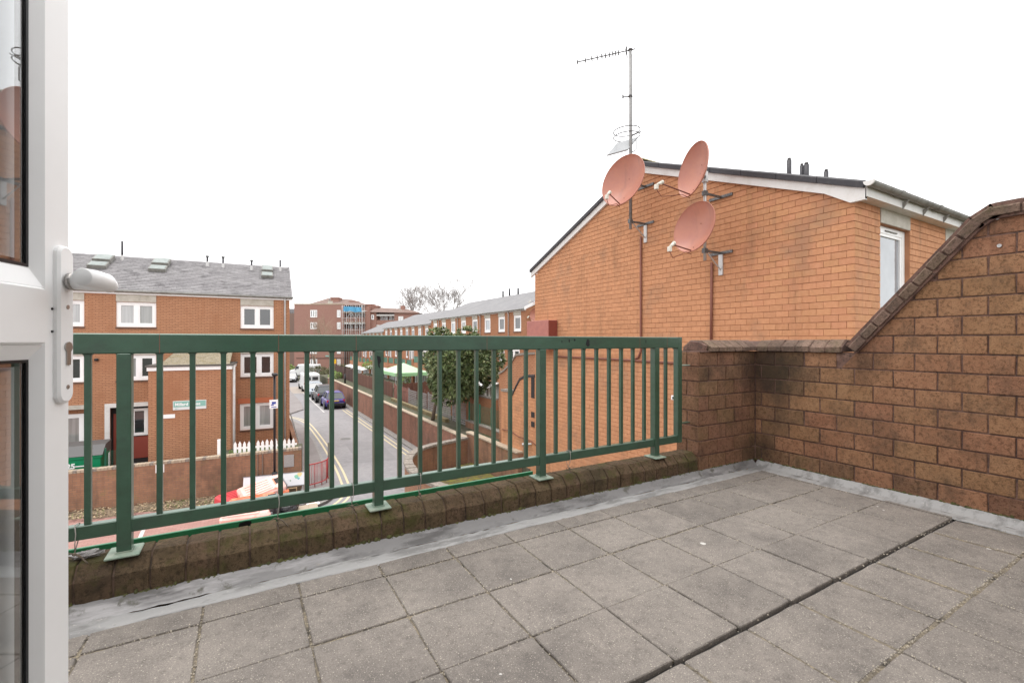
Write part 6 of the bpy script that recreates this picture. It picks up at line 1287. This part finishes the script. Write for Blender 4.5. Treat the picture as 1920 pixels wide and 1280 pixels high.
# unseen house behind the camera, made white and low to brighten the door
hb = thing('rear_house', 'unseen house wall with the open doorway behind the terrace, made white to bounce light', 'house', (0, -.2, D))
b = B(); b.box((-3.2, -.36, D-.02), (-.62, -.1, .999)); b.box((.62, -.36, D-.02), (4.52, -.1, .999)); b.box((-.619, -.36, .98), (.619, -.1, .999)); b.box((-.619, -.36, D-.02), (.619, -.101, D+.05)); obj('wall', b, m_cwall, hb)
b = B(); b.box((-.618, -.3, D+.051), (-.55, -.16, .979)); b.box((.55, -.3, D+.051), (.618, -.16, .979)); b.box((-.549, -.3, .91), (.549, -.16, .979)); b.box((-.549, -.3, D+.051), (.549, -.16, D+.09)); obj('door_frame', b, m_white, hb)
b = B(); b.box((-2.5, -4, D), (2.5, -3.9, .99)); b.box((-2.5, -3.899, D), (-2.4, -.361, .99)); b.box((2.4, -3.899, D), (2.5, -.361, .99)); b.box((-2.399, -3.899, .94), (2.399, -.361, .99)); b.box((-2.399, -3.899, D), (2.399, -.361, D+.04)); obj('room', b, m_cwall, hb)
obj('roof', B().prism([(-.08, 1.0), (-6, 1.0), (-6, 1.06), (-.08, 1.06)], 'x', -3.4, 4.7), m_slate, hb)

# ============================================================ green railing
PRE[0] = .984
rg = thing('balcony_railing', 'dark green painted metal railing with square balusters along the parapet', 'railing', (0, 2.8, -1.0))
RY = 2.80; pit = .1319; X0 = -.494
posts = [X0+1.187*k for k in (-2, -1, 0, 1, 2, 3)]
b = B(); b.bbox((-3.15, RY-.026, -.058), (3.383, RY+.026, .038), .005)
for k in range(-20, 30):
    x = X0+pit*k
    if k % 9 == 0 or x > 3.25: hw = .0275
    else: hw = .012
    for s_ in (-1, 1):
        r = .011; pts = [(0, 0), (s_*r, 0)]+[(s_*r-s_*r*math.sin(a), -r+r*math.cos(a)) for a in (.5, 1.05)]+[(0, -r)]
        b.prism([(x+s_*hw+p[0], -.0575+p[1]) for p in pts], 'y', RY-.012, RY+.012)
obj('top_rail', b, m_green, rg)
obj('bottom_rail', B().bbox((-3.15, RY-.022, -.902), (3.383, RY+.024, -.838), .004), m_green, rg)
for k in range(-20, 30):
    x = X0+pit*k
    if k % 9 == 0 or x > 3.3: continue
    obj('baluster', B().bbox((x-.012, RY-.013, -.838), (x+.012, RY+.014, -.0575), .0015), m_green, rg)
for x in posts:
    p = obj('post', B().bbox((x-.0275, RY-.0285, -.985), (x+.0275, RY+.03, -.057), .003), m_green, rg)
    obj('base_plate', B().bbox((x-.064, RY-.072, -1.0005), (x+.064, RY+.068, -.990), .003, MX.Translation((0, 0, 0))), m_plate, p)
    b = B(); b.box((x-.032, RY-.033, -.9898), (x+.032, RY+.034, -.984)); obj('weld', b, m_plate, p)
obj('end_post', B().bbox((3.330, RY-.027, -.9025), (3.384, RY+.0275, .0385), .003), m_green, rg)
for z in (-.215, -.735):
    q = B(); q.bbox((3.384, RY-.02, z-.004), (3.50, RY+.02, z+.004), .001); obj('wall_bracket', q, m_plate if z > -.5 else m_green, rg)
for x in (-.36, .155, .56, 1.42, 2.86, 3.19): obj('weld_seam', B().box((x-.0012, RY-.0268, -.056), (x+.0012, RY-.0262, .036)), m_conduit, rg)
for (cx, cz, a_, c_) in ((2.30, -.012, .022, .032), (2.12, .005, .007, .014), (2.17, .012, .009, .01), (2.05, 0, .004, .012), (2.93, .0, .006, .02), (-.13, -.045, .004, .003)):
    n = 9; obj('paint_chip', B().prism([(cx+a_*math.cos(2*PI*i/n)*random.uniform(.6, 1.1), cz+c_*math.sin(2*PI*i/n)*random.uniform(.6, 1.1)) for i in range(n)], 'y', RY-.0272, RY-.0263), m_chip, rg)
obj('paint_chip', B().prism([(.678, -.085), (.70, -.09), (.705, -.12), (.695, -.135), (.699, -.165), (.688, -.15), (.683, -.115)], 'y', RY-.0295, RY-.0286), m_chip, rg)
# string ties round the bottom rail
def string_tie(label, x, mat, style):
    t = thing('string_tie', label, 'string', (x, RY, -.90)); rn = random.Random(int(x*100)); y0, y1 = RY-.027, RY+.028
    lp = [(x, y0, -.83), (x+.003, y0, -.87), (x, y0, -.91), (x-.004, RY-.01, -.955), (x, y1, -.91), (x+.004, y1, -.835), (x, RY, -.831), (x, y0, -.83)]
    pipe(t, lp, .0022, mat, name='loop', n=5); k = V((x-.003, RY-.022, -.96))
    obj('knot', B().lathe([(0, -.009), (.008, -.004), (.008, .004), (0, .009)], 7, MX.Translation(k)), m_string, t)
    if style == 'bow':
        for s_ in (-1, 1): pipe(t, [k, k+V((s_*.022, -.004, .012)), k+V((s_*.036, -.006, .0)), k+V((s_*.02, -.004, -.008)), k], .0018, m_string, name='bow', n=5)
        pipe(t, [k, k+V((.001, -.002, -.05)), k+V((-.002, -.0, -.085))], .0018, m_string, name='tail', n=5); pipe(t, [k, k+V((.015, -.004, -.03))], .0018, m_string, name='tail', n=5)
    elif style == 'twist':
        for d in ((-.03, -.01, .004), (.03, -.012, -.02), (.05, -.02, -.045)): pipe(t, [k, k+V(d)*.5+V((0, 0, .008)), k+V(d)], .0032, m_string, name='tail', n=5)
    else:
        for d in ((.012, -.008, -.045), (-.006, -.004, -.035)): pipe(t, [k, k+V(d)*.5+V((.006, 0, 0)), k+V(d)], .0022, m_string, name='tail', n=5)
string_tie('frayed brown string tie on the bottom rail beside the white door', -.665, m_strw, 'twist'); string_tie('pale string tie hanging in front of the rubbish heap', .155, m_strw, 'twist')
string_tie('dark string tied in a bow over the road', .542, m_strw, 'bow'); string_tie('short knotted string tie above the curved wall', .951, m_strw, 'knot'); string_tie('string bow hanging before the orange wall between two posts', 2.127, m_strw, 'bow')
PRE[0] = 1.0
rn = random.Random(3); b = B(); n = 12; m_ = 8
for i in range(m_+1):
    ph = PI*i/m_
    for k in range(n):
        a = 2*PI*k/n; j = rn.uniform(.65, 1.25); b.v.append((-.625+.06*math.sin(ph)*math.cos(a)*j, RY-.02+.024*math.sin(ph)*math.sin(a)*j, -.968-.016*math.cos(ph)*j))
b.f = [(i*n+k, i*n+(k+1) % n, (i+1)*n+(k+1) % n, (i+1)*n+k) for i in range(m_) for k in range(n)]
tag(obj('crumpled_wrapper', b, m_plastic), 'small crumpled grey plastic wrapper lying on the parapet by the first post', 'litter')
b = B()
for (x, y, r_) in ((.78, 2.83, .012), (.8, 2.81, .006), (2.62, 2.80, .007)): b.prism([(x+r_*math.cos(k*.9)*random.uniform(.7, 1.3), y+r_*math.sin(k*.9)*random.uniform(.7, 1.3)) for k in range(7)], 'z', -.995, -.983)
# ============================================================ open white door
DF = MX.Identity(4)
ua, na = V((-.279, -.960, 0)), V((.960, -.279, 0))
for i, c in enumerate((ua, na, V((0, 0, 1)))):
    for r in range(3): DF[r][i] = c[r]
DF = MX.Translation((-.226, .919, 0)) @ DF
dr = thing('balcony_door', 'white plastic glazed door standing open at the left edge', 'door', (0, 0, 0), mat=DF @ MX.Translation((0, 0, D+.1)))
DW, Z0, Z1 = 1.0, D+.08, .86; sw_ = .052; T_ = .065
b = B(); b.bbox((0, -T_, Z0), (sw_, 0, Z1), .003, DF); obj('stile', b, m_white, dr); obj('stile', B().bbox((DW-.1, -T_, Z0), (DW, 0, Z1), .003, DF), m_white, dr)
obj('rail', B().bbox((sw_+.0005, -T_, Z1-.09), (DW-.1005, -.0, Z1), .003, DF), m_white, dr); obj('rail', B().bbox((sw_+.0005, -T_, Z0), (DW-.1005, -.0, Z0+.11), .003, DF), m_white, dr)
MZ0, MZ1 = -.004, .074
obj('middle_rail', B().bbox((sw_+.0005, -T_, MZ0), (DW-.1005, .004, MZ1), .003, DF), m_white, dr)
def glazing(z0, z1, u0, u1, wt, wb_):
    b = B(); g0 = .010; gl_ = -.011
    P = [(u0, 0, z0), (u1, 0, z0), (u1, 0, z1), (u0, 0, z1)]; Q = [(u0+g0, gl_, z0+wb_), (u1-g0, gl_, z0+wb_), (u1-g0, gl_, z1-wt), (u0+g0, gl_, z1-wt)]
    P2 = [(u0, -T_, z0), (u1, -T_, z0), (u1, -T_, z1), (u0, -T_, z1)]; Q2 = [(q[0], -T_+.02, q[2]) for q in Q]
    b.add(P+Q+P2+Q2, [(0, 1, 5, 4), (1, 2, 6, 5), (2, 3, 7, 6), (3, 0, 4, 7), (8, 12, 13, 9), (9, 13, 14, 10), (10, 14, 15, 11), (11, 15, 12, 8)], DF); o = obj('glazing_bead', b, m_white, dr)
    a0, a1, c0, c1 = u0+g0, u1-g0, z0+wb_, z1-wt
    k = B(); w_ = .004
    for (p, q) in (((a0, gl_-.002, c0), (a0+w_, gl_+.001, c1)), ((a1-w_, gl_-.002, c0), (a1, gl_+.001, c1)), ((a0+w_, gl_-.002, c0), (a1-w_, gl_+.001, c0+w_)), ((a0+w_, gl_-.002, c1-w_), (a1-w_, gl_+.001, c1))): k.box(p, q, DF)
    obj('gasket', k, m_black, o)
    s = B(); w_ = .009
    for (p, q) in (((a0, -.022, c0), (a0+w_, -.016, c1)), ((a1-w_, -.022, c0), (a1, -.016, c1)), ((a0+w_, -.022, c0), (a1-w_, -.016, c0+w_)), ((a0+w_, -.022, c1-w_), (a1-w_, -.016, c1))): s.box(p, q, DF)
    obj('spacer', s, M('bronze_spacer', (.16, .13, .11), .5), o)
    kk = NT('door_glass'); kk.b.inputs['Transmission Weight'].default_value = 1; kk.b.inputs['Roughness'].default_value = 0; kk.b.inputs['Base Color'].default_value = (.80, .84, .86, 1); kk.b.inputs['IOR'].default_value = 2.3
    obj('glass_pane', B().box((a0, -.0155, c0), (a1, -.0125, c1), DF), kk.m, o)
glazing(MZ1+.0005, Z1-.0905, sw_+.0005, DW-.1005, .02, .026); glazing(Z0+.1105, MZ0-.0005, sw_+.0005, DW-.1005, .020, .02)
# handle set
def rounded(u0, u1, z0, z1, r, n0, n1, T):
    pts = []
    for (cx, cz, a0) in ((u1-r, z1-r, 0), (u0+r, z1-r, 90), (u0+r, z0+r, 180), (u1-r, z0+r, 270)):
        for i in range(6): a = R(a0+18*i); pts.append((cx+r*math.cos(a), cz+r*math.sin(a)))
    n = len(pts); cx, cz = (u0+u1)/2, (z0+z1)/2; e = .003; b = B()
    sh = lambda p: (p[0]+(cx-p[0])/abs(u1-u0)*2*e, p[1]+math.copysign(min(e, abs(cz-p[1])), cz-p[1]))
    b.add([(p[0], n0, p[1]) for p in pts]+[(p[0], n1-e, p[1]) for p in pts]+[(sh(p)[0], n1, sh(p)[1]) for p in pts], [(r_*n+i, r_*n+(i+1) % n, (r_+1)*n+(i+1) % n, (r_+1)*n+i) for r_ in range(2) for i in range(n)]+[tuple(range(2*n, 3*n))], T); return b
hp = obj('handle_plate', rounded(.003, .034, -.089, .138, .013, 0, .0075, DF), m_white, dr)
hz = .087
b = B(); b.tube([(.017, .010, hz), (.017, .016, hz)], .0125, 16, DF); b.sm = True; obj('spindle_ring', b, m_steel, hp)
hd = B(); hd.tube([(.017, .014, hz), (.017, .045, hz-.001), (.018, .053, hz-.001), (.024, .057, hz)], [.0115, .0120, .0125, .0125], 18, DF)
hd.tube([(.004, .050, hz-.006), (.008, .054, hz-.004), (.024, .057, hz), (.045, .057, hz+.001), (.070, .055, hz+.001), (.072, .055, hz+.001)], [.006, .0105, .0125, .0128, .0125, .0112], 20, DF); hd.sm = True; obj('lever_handle', hd, m_white, hp)
b = B(); b.tube([(.017, .007, -.008), (.017, .0095, -.008)], .0075, 14, DF); b.box((.0130, .0071, -.034), (.0210, .0092, -.012), DF); b.sm = False; obj('lock_cylinder', b, m_steel, hp)
for z in (.050, -.066): obj('screw', B().tube([(.017, .0072, z), (.017, .0082, z)], .0032, 10, DF), m_steel, hp)
for z in (.014, .046): obj('hole_cap', B().tube([(.0365, .0, z), (.0365, .0012, z)], .0018, 8, DF), m_black, dr)
print('objects', len(bpy.data.objects), 'tris', sum(len(m.polygons) for m in bpy.data.meshes))
